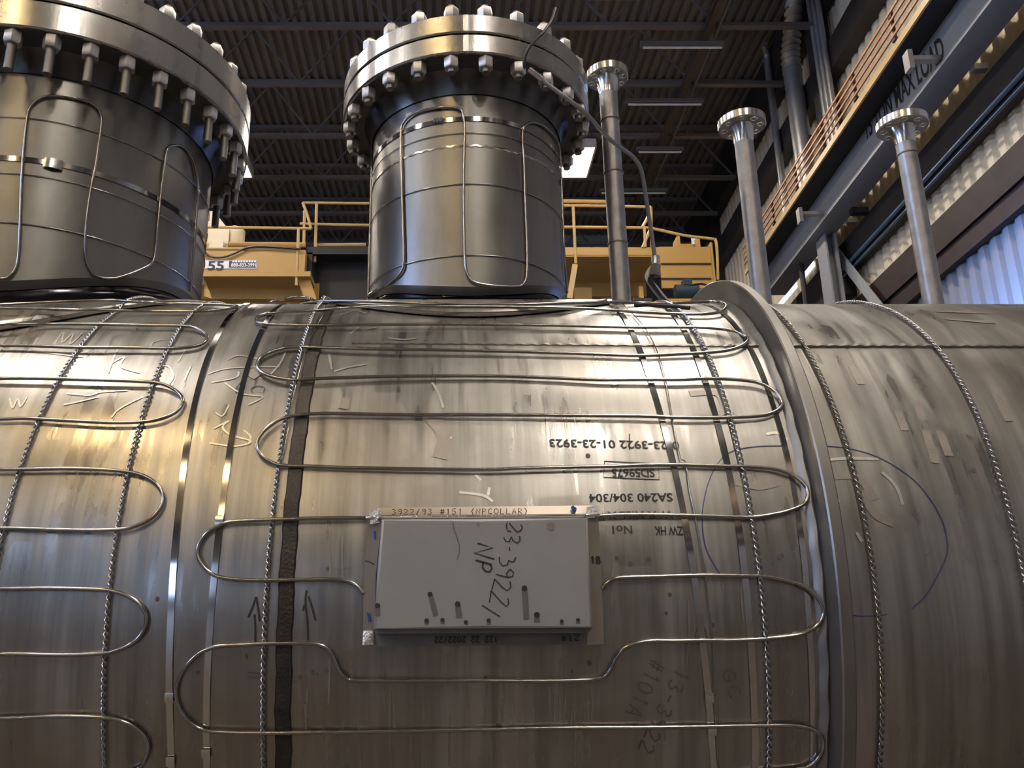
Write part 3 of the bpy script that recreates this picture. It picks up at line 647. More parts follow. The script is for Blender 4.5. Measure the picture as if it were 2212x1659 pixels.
def padlift(x, t):                          # how much a pad raises whatever crosses it
    y = -VR * math.cos(t); h = 0.0
    if t > 0:
        for cx, r1 in ((NX, .365), (NX2, .435)): h = max(h, min(1, max(0, (r1 + .016 - math.hypot(x - cx, y)) / .016)) * .0095)
    return h
def strap(label, pts, w=.0088, lift=.0012, buckles=()):
    path = circ_path(pts); P = [cyl(x + .0006 * math.sin(t * 9), t, VR + lift + padlift(x, t) + .0006 * math.sin(t * 23)) for x, t in path]; Nn = [cyln(t) for x, t in path]
    o = empty('banding_strap', P[75], label, 'strap', 'bright banding straps round the vessel')
    MB().bar(P, w, .0007, Nn).build('band', M['strap'], o)
    for py in buckles:
        t = min(path, key=lambda a: abs(cylq(pts[-1][0], py, VR)[1] - a[1])); x = t[0]; a = t[1]; da = .006 / VR
        g = MB(); g.bar([cyl(x, a - da, VR + .003), cyl(x, a, VR + .0045), cyl(x, a + da, VR + .003)], w * 1.25, .0016, [cyln(a)] * 3); g.build('crimp_seal', M['bright'], o)
    return o
def chain(label, pts, r=.00145, amp=.0026, pitch=.019):
    path = circ_path(pts, step=.2); o = empty('twisted_tie', cyl(path[375][0], path[375][1], VR), label, 'wire tie', 'twisted wire ties round the vessel')
    for s in (0, PI):
        P = [cyl(x + amp * math.cos(t * VR / pitch * 2 * PI + s), t, VR + .0044 + padlift(x, t) + amp * .75 * math.sin(t * VR / pitch * 2 * PI + s)) for x, t in path]
        MB().tube(P, r, 6).build('wire_strand', M['chain'], o, sharp=0)
    return o
T1 = [(519,665),(474,720),(447,785),(428,840),(411,922),(404,964),(395,1029),(385,1115),(379,1172),(373,1258),(369,1334),(368,1409),(367,1444),(369,1547),(369,1615)]
T2 = [(612,658),(591,678),(563,716),(543,775),(526,833),(508,905),(496,970),(486,1043),(479,1111),(471,1162),(462,1258),(457,1323),(453.5,1382),(448,1478),(447,1547),(446,1619)]
TC2 = [(694,658),(673,696),(658,733),(646,778),(632,833),(618,895),(606,967),(600,1032),(593,1118),(591,1127),(586,1176),(579,1251),(574,1313),(572,1395),(570,1444),(569,1512)]
TC1 = [(450,658),(419,682),(395,702),(378,730),(364,757),(347,792),(330,830),(313,881),(299,936),(287,988),(277,1032),(265,1084),(256,1153),(253,1169),(244,1237),(238,1286),(233,1368),(228,1416),(226,1478),(225,1547),(228,1615)]
TC0 = [(265,668),(240,684),(215,707),(190,742),(170,756),(145,800),(125,828),(100,880),(80,910),(66,955),(50,1000),(42,1018),(35,1055),(22,1100),(10,1140),(3,1180),(-5,1230),(-14,1300),(-22,1400),(-26,1500),(-26,1640)]
TA = [(1329,665),(1353,699),(1373,737),(1391,778),(1404,812),(1418,861),(1432,915),(1444,967),(1454,1015),(1474,1100),(1486,1155),(1495,1228),(1504,1292),(1516,1361),(1522.5,1420),(1530,1498),(1536,1576),(1541,1659)]
TB = [(1427,659),(1455,686),(1476,718),(1497,755),(1517,795),(1535,850),(1549,900),(1560,960),(1572,1020),(1584,1085),(1597,1160),(1608,1240),(1616,1310),(1620,1380),(1625,1450),(1630,1540),(1632,1620)]
TCB = [(1448,662),(1477,687),(1502,724),(1523,757),(1539,794),(1556,839),(1568,884),(1580,930),(1593,971),(1605,1029),(1615,1078),(1626,1136),(1639,1237),(1651,1329),(1655,1384),(1657,1466),(1657,1535),(1662,1626)]
TE = [(1557,676),(1590,708),(1618,745),(1643,798),(1660,850),(1680,905),(1694,965),(1706,1030),(1719,1095),(1731,1160),(1740,1240),(1746,1310),(1751,1400),(1755,1500),(1756,1580),(1755,1640)]
TCC = [(1655,664),(1688,687),(1712,715),(1733,748),(1754,786),(1774,825),(1795,872),(1811,917),(1826,963),(1840,1012),(1852,1058),(1867,1111),(1872.5,1178),(1886,1255.5),(1893,1306),(1898,1374.5),(1900,1443),(1902,1535),(1900,1626)]
TCD = [(1869,661),(1910,668),(1951,689),(1980,715),(2009,744),(2034,773),(2063,810),(2087.5,856),(2112,909),(2129,950),(2149,1012),(2166,1058),(2182,1115),(2193,1152),(2203,1210),(2212,1280)]
strap('bright banding strap nearest the largest nozzle, with a raised crimp low down', T1, buckles=(1508, 1640))
strap('bright banding strap between the strap by the largest nozzle and the dark girth weld', T2, buckles=(1120, 1619))
strap('bright banding strap crossing the stencilled numbers, slanting a little', TA, buckles=(1506, 1570))
strap('bright banding strap beside a twisted tie, second strap from the stiffener ring', TB)
strap('dark banding strap hugging the stiffener ring under the coil loops', TE, .0075)
chain('twisted wire tie crossing the coil loops at the left picture edge', TC0)
chain('twisted wire tie crossing the rounded ends of the coil at the left', TC1)
chain('twisted wire tie running along the dark girth weld', TC2)
chain('twisted wire tie between two banding straps and the stiffener ring', TCB)
chain('twisted wire tie on the bare shell just past the stiffener ring', TCC)
chain('twisted wire tie on the bare shell nearest the right picture edge', TCD)

def coil(name, label, runs, r=.0027, lift=.0062, parent=None, mat=None, n=6):
    q = []
    for px, py in runs:
        a = cylq(px, py, VR + lift); h = padlift(a[0], a[1]); q.append(cylq(px, py, VR + lift + h) if h else a)
    q = crom([(x, t * VR, rr) for x, t, rr in q], n); P = [cyl(p[0], p[1] / VR, p[2] + .0012 * math.sin(i * .11)) for i, p in enumerate(q)]
    return tag(MB().tube(P, r, 10).build(name, mat or M['tube'], sharp=0), label, 'heating tube')
C1 = [(584,654),(618,646),(642,643),(670,646),(697,651),(872,654),(1044,657),(1215,654),(1370,653),(1444,655),(1506,653),(1547,653),(1568,660),(1564,670),(1547,676),(1506,678),(1444,676),(1382,673),(1318,669),(1215,665),(1009,663),(870,664),(769,665),(687,671),(618,674),(577,677),(555,685),(555,694),(577,700),(618,702),(687,704),(760,704),
 (872,702),(1009,701),(1181,702),(1300,704),(1382,706),(1465,706),(1527,708),(1580,715),(1611,728),(1613,740),(1589,753),(1547,760),(1465,764),(1382,767),(1318,765),(1215,762),(1078,759),(940,757),(837,756),(760,754),(687,751),(636,749),(601,754),(567,768),(555,785),(563,802),(591,815),(636,822),(687,819),(760,816),
 (840,813),(1009,811),(1112,812),(1215,816),(1300,820),(1382,820),(1465,821),(1527,819),(1589,821),(1638,827),(1671,843),(1689,864),(1685,880),(1663,893),(1630,899),(1547,903),(1465,903),(1387,900),(1250,898),(1112,896),(975,895),(872,895),(760,893),(687,893),(636,898),(601,909),(569,933),(555,960),(565,984),(591,1000),(618,1005),(687,1007),(760,1010),
 (906,1013),(1044,1015),(1112,1013),(1215,1010),(1318,1008),(1382,1005),(1465,1004),(1547,1006),(1630,1008),(1679,1014),(1716,1029),(1740,1052),(1744,1074),(1733,1091),(1704,1103),(1671,1111),(1622,1117),(1547,1115),(1424,1112),(1345,1112),(1290,1115)]
C1b = [(800,1119),(760,1119),(687,1120),(618,1122),(550,1124),(495,1128),(465,1139),(443,1155),(429,1178),(428,1202),(440,1224),(460,1241),(488,1249),(533,1253),(584,1253),(653,1252),(715,1251),(740,1253),(760,1259),(774,1268),(786,1282)]
C1c = [(1300,1272),(1308,1262),(1322,1253),(1342,1248),(1429,1245.5),(1520,1243),(1612,1244),(1657,1246),(1703,1255),(1740,1269),(1765,1292),(1777,1313),(1777,1332),(1766,1350),(1747,1363),(1717,1373),(1657,1380),(1589,1384),(1520,1384),(1452,1385),(1402,1385),(1369,1391),(1346,1402),(1330,1422),(1319,1446),(1306,1461),(1284,1468),(1237,1470),(1150,1471),(1000,1470),(850,1470),(768,1470),(749,1465),(732,1447),(722,1424),(708,1403),(688,1393),(653,1390),(584,1390),(515,1393),(471,1396),(443,1405),(419,1421),(399,1444),(385,1471),(380,1499),(385,1526),(399,1550),(419,1567),(443,1577),(481,1581),(563,1583),(687,1582),(760,1582),(1000,1578),(1225,1573),(1383,1572),(1520,1570),(1657,1567),(1710,1567),(1745,1572),(1770,1586),(1779,1603),(1775,1628),(1755,1652),(1720,1664),(1600,1672)]
C2 = [(-120,660),(0,659),(120,654),(240,650),(292,653),(344,655),(430,656),(495,658),(513,661),(481,668),(430,673),(309,673),(172,671),(0,667),(-150,668),(-260,676),(-300,686),(-260,696),(-150,700),(0,701),(103,701),(206,702),(309,704),(395,705),(423,709),(442,718),(447,730),(436,742),(405,750),(361,753),(275,752),(172,752),(86,749),(0,747),(-180,750),(-300,765),(-340,785),(-300,805),(-180,817),
 (0,818),(103,819),(206,822),(292,824),(344,828),(375,840),(393,857),(393,873),(378,891),(347,905),(309,912),(240,914),(137,909),(52,904),(0,905),(-180,908),(-320,925),(-370,960),(-320,995),(-180,1012),(0,1015),(137,1013),(223,1015),(282,1020),(320,1032),(344,1053),(352,1077),(344,1101),(323,1122),(292,1137),(258,1144),(189,1146),(103,1144),(0,1141),(-180,1143),(-340,1165),(-390,1205),(-340,1250),(-180,1270),(0,1272),(103,1271),(206,1273),(240,1276),(271,1285),(299,1303),(314,1327),(314,1351),(302,1375),(282,1392),(254,1404),(223,1411),(137,1415),(0,1413),(-180,1418),(-340,1445),(-390,1480),(-340,1525),(-180,1550),(0,1551),(103,1547),(172,1547),(223,1550),(258,1557),(285,1569),(309,1589),(320,1615),(314,1640),(299,1660),(260,1676),(200,1684)]
coil('heating_tube', 'serpentine steel heating tube looping over the shell above the grey nameplate bracket', C1)
coil('heating_tube', 'short looped steel heating tube at the side of the nameplate bracket, towards the girth weld', C1b)
coil('heating_tube', 'steel heating tube looping out past and under the nameplate bracket', C1c)
coil('heating_tube', 'serpentine steel heating tube below the largest flanged nozzle', C2)
def wire(name, label, pts, r=.0009, lift=.004, mat=None):
    P, Nn = surf(pts, lift, 8); return tag(MB().tube(P, r, 6).build(name, mat or M['tube'], sharp=0), label, 'wire')
wire('thin_wire', 'thin bright wire trailing down the shell beside the slanting strap', [(1343,652),(1352,664),(1395,711),(1421,763),(1436,814),(1450,890),(1462,955),(1470,990),(1481,1000),(1490,1060),(1502,1115),(1515,1190),(1524,1245),(1532,1320),(1540,1380),(1543,1470),(1546,1560),(1552,1659)])
wire('thin_wire', 'thin bright wire lying beside the dark girth weld', [(702,660),(697,682),(672,728),(650,790),(640,830),(630,872),(622,930),(612,980),(605,1000)])

# ------------------------------------------------------------------ tracing tubes, ties and straps on the nozzles
def nozq(px, py, cx, R):                    # pixel -> (azimuth, z) on a vertical nozzle wall
    d = ray(px, py); a = d.x ** 2 + d.y ** 2; b = d.x * cx + d.y * VD; c = cx * cx + VD * VD - R * R; q = b * b - a * c
    t = (b - math.sqrt(q)) / a if q > 0 else b / a
    p = d * t; return math.atan2(p.x - cx, VD - p.y), p.z + CZ
def nozp(a, z, cx, R): return Vector((cx + R * math.sin(a), VD - R * math.cos(a), z))
def noztube(label, pts, cx, R, r=.0026):
    q = crom([(*nozq(px, py, cx, R + .0045), 0) for px, py in pts], 6)
    return tag(MB().tube([nozp(a, z, cx, R + .0045) for a, z, _ in q], r, 10).build('heating_tube', M['tube'], sharp=0), label, 'heating tube')
def k2(*p): return [(660 + x / 2.37, y / 2.37) for x, y in p]
def k1(*p): return [(x / 2.514, y / 2.514) for x, y in p]
noztube('bent steel heating tube snaking up and down the middle nozzle', k2((300,1525),(380,1480),(450,1430),(490,1390),(502,1330),(497,1100),(491,900),(489,680),(508,620),(560,580),(650,556),(730,548),(782,556),(808,590),(815,680),(810,900),(810,1100),(815,1300),(822,1380),(845,1430),(900,1455),(1000,1467),(1085,1467),(1118,1450),(1133,1400),(1134,1250),(1126,1050),(1120,850),(1112,700),(1122,645),(1160,626),(1210,640),(1260,680),(1296,740),(1308,850),(1313,1000),(1325,1300),(1340,1500)), NX, NR)
noztube('bent steel heating tube snaking up and down the largest nozzle', k1((-150,1400),(-80,1500),(0,1515),(50,1500),(92,1440),(106,1300),(116,1000),(130,800),(150,620),(180,560),(240,525),(330,520),(440,543),(515,572),(550,630),(545,720),(520,900),(495,1020),(470,1200),(462,1350),(475,1430),(510,1490),(570,1512),(640,1508),(740,1475),(820,1432),(845,1370),(860,1200),(880,1000),(900,850),(915,803),(945,788),(990,795),(1035,840),(1062,920),(1075,1050),(1060,1250),(1045,1450),(1035,1580)), NX2, NR2)
tag(MB().tube([nozp(-1.42, .70 + CZ + .04 * i, NX, NR + .003) for i in range(11)], .0024, 8).build('heating_tube', M['tube'], sharp=0), 'straight steel heating tube up the far side of the middle nozzle, towards the crane sign', 'heating tube')
def nozring(name, label, cat, cx, R, z, w, t, mat, group, a0=-1.9, a1=1.9, tilt=0.0):
    A = [a0 + (a1 - a0) * k / 90 for k in range(91)]
    P = [nozp(a, z + tilt * a + .0008 * math.sin(a * 5), cx, R + .0008) for a in A]; Nn = [Vector((math.sin(a), -math.cos(a), 0)) for a in A]
    g = MB(); g.bar(P, w, t, Nn) if w > .004 else g.tube([p + n_ * .001 for p, n_ in zip(P, Nn)], w, 6)
    return tag(g.build(name, mat, sharp=0 if w <= .004 else 40), label, cat, group)
def zc(px, py, cx, R): return nozq(px, py, cx, R)[1]
nozring('banding_strap', 'bright strap round the upper part of the middle nozzle', 'strap', NX, NR, zc(1010, 257, NX, NR), .0105, .0009, M['strap'], 'straps round the nozzles')
nozring('tie_wire', 'thin tie wire round the middle nozzle just below its strap', 'wire', NX, NR, zc(1010, 288, NX, NR), .0009, 0, M['chain'], 'tie wires round the nozzles')
nozring('tie_wire', 'thin tie wire round the waist of the middle nozzle', 'wire', NX, NR, zc(1010, 398, NX, NR), .0011, 0, M['chain'], 'tie wires round the nozzles')
nozring('tie_wire', 'thin tie wire low round the middle nozzle', 'wire', NX, NR, zc(1010, 552, NX, NR), .0011, 0, M['chain'], 'tie wires round the nozzles')
g = MB(); A = [-1.6 + 3.2 * k / 160 for k in range(161)]
g.sweep([nozp(a, zc(1010, 315, NX, NR) + .0012 * math.sin(k * 1.3), NX, NR) for k, a in enumerate(A)], [(-.0045, -.002), (.0045, -.002), (.002, .002), (-.002, .002)], [Vector((math.sin(a), -math.cos(a), 0)) for a in A]); g.build('girth_weld', M['chain'], nz1)
zz = zc(1010, 257, NX, NR); g = MB()
for k in range(3): a = -.33 + k * .032; g.tube([nozp(a - .012, zz - .004, NX, NR + .004), nozp(a + .012, zz + .005, NX, NR + .004)], .0035, 8)
tag(g.build('strap_buckle', M['bright']), 'bright buckle on the strap of the middle nozzle', 'buckle')
nozring('banding_strap', 'bright strap round the middle of the largest nozzle', 'strap', NX2, NR2, zc(130, 357, NX2, NR2), .011, .0009, M['strap'], 'straps round the nozzles')
for py, w_, lab in ((262, .0009, 'highest thin tie wire round the largest nozzle'), (385, .0009, 'thin tie wire round the largest nozzle just below its strap'), (492, .0012, 'lowest thin tie wire round the largest nozzle')):
    nozring('tie_wire', lab, 'wire', NX2, NR2, zc(100, py, NX2, NR2), w_, 0, M['chain'], 'tie wires round the nozzles')
zz = zc(118, 357, NX2, NR2); a0 = nozq(115, 357, NX2, NR2)[0]; g = MB(); g.bar([nozp(a0 - .05, zz + .001, NX2, NR2 + .002), nozp(a0, zz, NX2, NR2 + .006), nozp(a0 + .05, zz, NX2, NR2 + .002)], .02, .003, [Vector((math.sin(a0), -math.cos(a0), 0))] * 3)
tag(g.build('strap_buckle', M['bright']), 'bright buckle on the strap of the largest nozzle', 'buckle')

# ------------------------------------------------------------------ nameplate bracket on the belly of the shell
PY = 1.160                                   # plane of its front plate
BY = 1.2035                                  # plane of its collar
np_ = empty('nameplate_bracket', onY(1045, 1240, BY), 'grey box nameplate bracket with handwriting on its face, set in a steel collar', 'nameplate bracket')
def quadY(pts, Y): return [onY(px, py, Y) for px, py in pts]
def outline_box(pts, Y, Y1, bev=.004):       # plate with rounded front edges and side walls going back
    P = quadY(pts, Y); c = sum(P, Vector((0, 0, 0))) / len(P); n = len(P)
    ringf = [p + (c - p).normalized() * bev for p in P]; vs = [p.copy() for p in ringf]
    vs += [p + (c - p).normalized() * bev * .3 + Vector((0, bev * .3, 0)) for p in P] + [p + Vector((0, bev, 0)) for p in P] + [Vector((p.x, Y1, p.z)) for p in P]
    fs = [list(range(n))] + [(q * n + k, q * n + (k + 1) % n, q * n + n + (k + 1) % n, q * n + n + k) for q in range(3) for k in range(n)]
    return MB().add(vs, fs, False)
outline_box([(824, 1121), (1040, 1120), (1271, 1118), (1276, 1240), (1281, 1356), (1040, 1359), (807, 1359), (814, 1240)], PY, BY - .002).build('front_plate', M['plate'], np_)
def strip(name, pts, Y, th, mat, lab=None, lean=0.0):
    o = MB().prism([onY(px, py, Y + (lean if py < 1110 else 0)) for px, py in pts], (0, th, 0)).build(name, mat, np_)
    if lab: o['label'] = lab
    return o
strip('collar_strip', [(818, 1097), (1262, 1092), (1288, 1092), (1288, 1122), (818, 1122)], BY - .0035, .002, M['collar'], 'top collar strip with handwriting', .005)
strip('collar_strip', [(795, 1110), (826, 1110), (812, 1240), (808, 1380), (783, 1394), (787, 1240)], BY - .004, .002, M['collar'])
strip('collar_strip', [(1266, 1112), (1292, 1100), (1299, 1240), (1305, 1391), (1268, 1394), (1270, 1240)], BY - .004, .002, M['collar'])
strip('collar_strip', [(808, 1368), (1270, 1366), (1288, 1391), (815, 1397)], BY - .003, .002, M['dull'], 'bottom collar strip with faint handwriting')  # darker steel than the other strips, in place of the plate's shadow
strip('bottom_lip', [(806, 1359), (1281, 1356), (1270, 1367), (812, 1369)], PY + .012, .028, M['dull'])  # dark steel again, for the shaded underside of the box
# foil tape at the corners
for pts in ([(797, 1108), (818, 1098), (826, 1108), (816, 1122), (820, 1128), (800, 1134)], [(1268, 1095), (1290, 1092), (1293, 1112), (1284, 1118), (1266, 1118)], [(784, 1362), (806, 1362), (806, 1392), (783, 1394)]):
    g = MB(); P = quadY(pts, BY - .011); g.prism([p + Vector((0, .0012 * (-1) ** i, 0)) for i, p in enumerate(P)], (0, .0008, 0)); g.build('tape_strip', M['tape'], np_)
for pts in ([(1233, 1095), (1238, 1092), (1246, 1098), (1244, 1107), (1238, 1106)], [(807, 1148), (812, 1146), (812, 1166), (808, 1164)], [(792, 1322), (799, 1326), (802, 1342), (796, 1343)]):
    MB().prism(quadY(pts, BY - .006), (0, .001, 0)).build('blue_tape', M['bluetape'], np_)
tag(MB().tube([onY(790, 1119, 1.192), onY(828, 1117, 1.196), onY(1045, 1116, 1.197), onY(1262, 1114, 1.196), onY(1296, 1114, 1.192)], .0027, 10).build('heating_tube', M['bright'], sharp=0), 'straight bright heating tube lying along the top edge of the nameplate bracket', 'heating tube')

# ------------------------------------------------------------------ hand lettering: single-stroke alphabet on a 0..1 by 0..1.5 cell
GL = {'0': [[(.5, 1.5), (.1, 1.2), (.05, .5), (.4, 0), (.8, .25), (.9, 1), (.5, 1.5)]], '1': [[(.3, 1.2), (.55, 1.5), (.5, 0)]],
 '2': [[(.05, 1.2), (.4, 1.5), (.85, 1.2), (.6, .7), (.05, .02), (.95, .05)]], '3': [[(.1, 1.4), (.6, 1.5), (.8, 1.15), (.4, .85), (.85, .5), (.5, 0), (.05, .15)]],
 '4': [[(.6, 0), (.65, 1.5), (.05, .55), (.95, .55)]], '5': [[(.9, 1.5), (.2, 1.45), (.15, .9), (.7, .85), (.85, .35), (.4, 0), (.05, .15)]],
 '7': [[(.05, 1.45), (.9, 1.5), (.3, 0)]], '8': [[(.5, .8), (.1, 1.15), (.5, 1.5), (.85, 1.15), (.5, .8), (.05, .35), (.5, 0), (.9, .35), (.5, .8)]],
 '9': [[(.85, 1.2), (.4, 1.5), (.1, 1.1), (.5, .8), (.85, 1.2), (.75, .5), (.5, 0)]], '6': [[(.8, 1.5), (.2, .8), (.1, .3), (.5, 0), (.85, .35), (.5, .75), (.15, .5)]],
 '-': [[(.15, .7), (.85, .72)]], '/': [[(.1, -.1), (.8, 1.6)]], '#': [[(.3, 0), (.45, 1.5)], [(.65, 0), (.8, 1.5)], [(.05, .5), (.95, .5)], [(.1, 1), (1, 1)]], '(': [[(.8, 1.6), (.4, .8), (.7, -.1)]], ')': [[(.2, 1.6), (.6, .8), (.3, -.1)]],
 'N': [[(.05, 0), (.15, 1.5), (.8, .05), (.9, 1.5)]], 'P': [[(.15, 0), (.15, 1.5), (.8, 1.35), (.75, .85), (.15, .75)]], 'C': [[(.9, 1.3), (.5, 1.5), (.1, .9), (.25, .1), (.9, .15)]], 'O': [[(.5, 1.5), (.1, 1.1), (.1, .4), (.5, 0), (.9, .4), (.9, 1.1), (.5, 1.5)]],
 'L': [[(.2, 1.5), (.15, .05), (.85, .05)]], 'A': [[(.05, 0), (.5, 1.5), (.9, 0)], [(.2, .55), (.8, .55)]], 'R': [[(.15, 0), (.15, 1.5), (.8, 1.3), (.7, .85), (.2, .75), (.9, 0)]], 'G': [[(.9, 1.3), (.5, 1.5), (.1, .9), (.2, .15), (.8, .1), (.85, .65), (.5, .65)]], 'B': [[(.15, 0), (.15, 1.5), (.8, 1.2), (.2, .8), (.9, .4), (.15, 0)]],
 'D': [[(.15, 0), (.15, 1.5), (.8, 1.1), (.85, .4), (.15, 0)]], 'W': [[(0, 1.5), (.25, 0), (.5, 1), (.75, 0), (1, 1.5)]], 'X': [[(.1, 0), (.9, 1.5)], [(.1, 1.5), (.9, 0)]], 'H': [[(.1, 0), (.1, 1.5)], [(.9, 0), (.9, 1.5)], [(.1, .75), (.9, .75)]], 'T': [[(.5, 0), (.5, 1.5)], [(.05, 1.5), (.95, 1.5)]]}
def glyphs(s): 
    for i, ch in enumerate(s):
        for st in GL.get(ch, []): yield [(i * 1.25 + x, y) for x, y in st]
def px_text(s, p0, p1, h):                   # hand text along a pixel baseline p0 -> p1, letters rising h pixels to its left
    dx, dy = p1[0] - p0[0], p1[1] - p0[1]; L = math.hypot(dx, dy); ux, uy = dx / L, dy / L; w = len(s) * 1.25 - .25; out = []
    for st in glyphs(s):
        st = crom([Vector((x, y, 0)) for x, y in st], 4) if len(st) > 2 and not set(s) & set('#') else [Vector((x, y, 0)) for x, y in st]
        out.append([(p0[0] + ux * q.x / w * L + uy * q.y / 1.5 * h, p0[1] + uy * q.x / w * L - ux * q.y / 1.5 * h) for q in st])
    return out
def ribbon(mb, P, Nn, w): return mb.sweep(P, [(-w / 2, 0), (w / 2, 0), (w / 2, .0002), (-w / 2, .0002)], Nn, smooth=False)
def ink_shell(name, strokes, w, mat, par=None, smooth=True):
    if name in ('drip_run', 'shell_smudge', 'buffed_smear', 'grinding_streak', 'grinding_scribble') and len(strokes) > 1:
        for st in strokes: ink_shell(name, [st], w, mat, par, smooth)
        return
    g = MB()
    for st in strokes: P, Nn = surf(st, .0007, 5, smooth and len(st) > 2); ribbon(g, P, Nn, w)
    return g.build(name, mat, par or vs_)
def ink_plane(name, strokes, w, mat, Y, par):
    g = MB()
    for st in strokes: P = [onY(px, py, Y) for px, py in st]; ribbon(g, P, [Vector((0, -1, 0))] * len(P), w)
    return g.build(name, mat, par)
hp = [(740 + x / 3.568, 1060 + y / 3.568) for x, y in ()]
def k4(*p): return [(740 + x / 3.568, 1060 + y / 3.568) for x, y in p]
ink_plane('handwriting', [k4(*s) for s in (
  [(1270, 245), (1262, 270), (1268, 300)], [(1375, 262), (1385, 285), (1375, 305), (1345, 320), (1315, 285), (1285, 250)],
  [(1300, 315), (1270, 310)], [(1365, 350), (1368, 385), (1345, 405), (1315, 385), (1300, 355)], [(1300, 355), (1285, 392), (1258, 390), (1242, 360)], [(1285, 435), (1287, 465)],
  [(1335, 512), (1320, 545), (1300, 550), (1282, 535)], [(1282, 535), (1268, 572), (1235, 580), (1210, 550), (1208, 510)],
  [(1290, 605), (1318, 630), (1310, 660), (1275, 668), (1262, 640), (1290, 605)], [(1275, 668), (1220, 655), (1185, 645)],
  [(1290, 700), (1298, 740), (1270, 770), (1230, 745), (1172, 680)], [(1172, 680), (1150, 765)], [(1275, 830), (1280, 870), (1262, 892), (1225, 862), (1145, 770)], [(1145, 770), (1132, 860)],
  [(1075, 882), (1140, 925), (1212, 970)])], .0016, M['ink'], PY - .0006, np_)
ink_plane('handwriting', [k4(*s) for s in ([(1040, 405), (1158, 440), (1014, 480), (1170, 528)], [(1025, 535), (1150, 570)], [(1085, 550), (1078, 590), (1100, 620), (1135, 625), (1150, 600), (1140, 570)])], .0024, M['ink'], PY - .0006, np_)
ink_plane('pencil_line', [k4((850, 235), (858, 300), (885, 370), (902, 430), (898, 480), (882, 530))], .0012, M['drip'], PY - .0006, np_)
ink_plane('handwriting', px_text('3922/93 #151 (NPCOLLAR)', (846, 1112), (1142, 1110), 12), .0011, M['ink'], BY - .0042, np_)
ink_plane('handwriting', px_text('214', (1252, 1372), (1212, 1373), 12) + px_text('122 22 2022/22', (1075, 1374), (938, 1376), 13), .0012, M['ink'], BY - .0068, np_)
ink_plane('handwriting', px_text('18', (1276, 1218), (1297, 1217), 15), .0024, M['ink'], BY - .0048, np_)
ink_plane('handwriting', [k4((175, 540), (215, 552), (245, 570))], .0014, M['ink'], BY - .0048, np_)
# drops that ran down the plate
for i, (x, y, L, dx, r) in enumerate(((674, 797, 165, 45, 18), (887, 872, 110, 12, 20), (1402, 750, 240, 15, 20), (1498, 955, 60, 0, 21), (270, 884, 80, 0, 18), (648, 1000, 30, 0, 16), (770, 995, 30, 0, 15), (1126, 998, 35, 0, 15), (1690, 1005, 30, 0, 14), (950, 1012, 20, 0, 14), (1815, 995, 30, 0, 14), (1605, 270, 0, 0, 30), (1045, 255, 0, 0, 14))):
    if L:
        P = [onY(*k4((x + dx * k / 6, y + L * k / 6))[0], PY - .0004) for k in range(7)]; g = MB(); ribbon(g, P, [Vector((0, -1, 0))] * 7, r * 2 / 3.568 * .00064); g.build('drip_run', M['drip'], np_)
    c = onY(*k4((x, y))[0], PY - .0008); rr = r / 3.568 * .00064
    MB().prism([c + Vector((rr * math.cos(a * PI / 8), 0, rr * math.sin(a * PI / 8) * (1.1 if a > 8 else .9))) for a in range(16)], (0, .0004, 0)).build('drop', M['dot'] if L else M['stain'], np_)

# ------------------------------------------------------------------ writing and marks on the shell
def stencil(s, px0, px1, py, size, mat, py1=None):               # upside-down stencil, read from px0 back to px1
    py1 = py if py1 is None else py1
    a, b2 = cylq(px0, py, VR), cylq(px1, py1, VR); w = a[0] - b2[0]; g = MB(); dt = b2[1] - a[1]
    text_on(g, s, size, lambda x, y: cyl(a[0] - x, a[1] + dt * x / w - y / VR, VR + .0007), w); return g.build('stencil_marking', mat, vs_)
stencil('0-23-3922 01-23-3923', 1466, 1186, 955, .0185, M['greyink'], 949)
stencil('SD59675', 1413, 1321, 1013, .0185, M['greyink'], 1013)
stencil('SA240 304/304', 1452, 1272, 1066, .0170, M['ink'], 1068)
stencil('W X MILL X', 1452, 1310, 1104, .0155, M['greyink'], 1106)
stencil('No1', 1366, 1323, 1136, .0170, M['greyink'], 1136)
stencil('ZW HK', 1474, 1412, 1138, .0170, M['ink'], 1138)
ink_shell('marker_box', [[(1306, 996), (1304, 1031), (1424, 1036), (1422, 1002), (1306, 996)]], .0012, M['pencil'], smooth=False)
ink_shell('marker_tick', [[(1360, 937), (1360, 972)]], .0014, M['ink'])
ink_shell('layout_circle', [[(1700, 963), (1640, 964), (1590, 972), (1560, 990), (1535, 1030), (1520, 1085), (1517, 1130), (1524, 1180), (1540, 1215), (1556, 1240)]], .0014, M['blueink'])
ink_shell('layout_circle', [[(1770, 962), (1836, 969), (1898, 988), (1960, 1025), (2001, 1066), (2034, 1120), (2046, 1165), (2047, 1190), (2040, 1215), (2020, 1255), (1998, 1290), (1970, 1315)]], .0014, M['blueink'])
ink_shell('layout_circle', [[(1835, 1328), (1860, 1331), (1900, 1330), (1916, 1327)]], .0014, M['blueink'])
def k0(*p): return [(x / 2.9105, 1100 + y / 2.9105) for x, y in p]
ink_shell('marker_arrow', [k0((1610, 550), (1590, 610), (1560, 680)), k0((1610, 550), (1625, 640), (1632, 705)), k0((1600, 660), (1605, 750), (1604, 835))], .0026, M['ink'])
ink_shell('marker_arrow', [k0((1928, 510), (1920, 580), (1932, 700), (1936, 825)), k0((1940, 548), (1965, 630), (1984, 700)), k0((1915, 600), (1905, 640))], .0026, M['ink'])
ink_shell('marker_tick', [k0((1555, 1028), (1632, 1032)), k0((1555, 1055), (1632, 1060)), k0((1545, 910), (1552, 940))], .0018, M['pencil'])
ink_shell('handwriting', px_text('#101A', (1408, 1420), (1350, 1540), 34), .0017, M['pencil'])
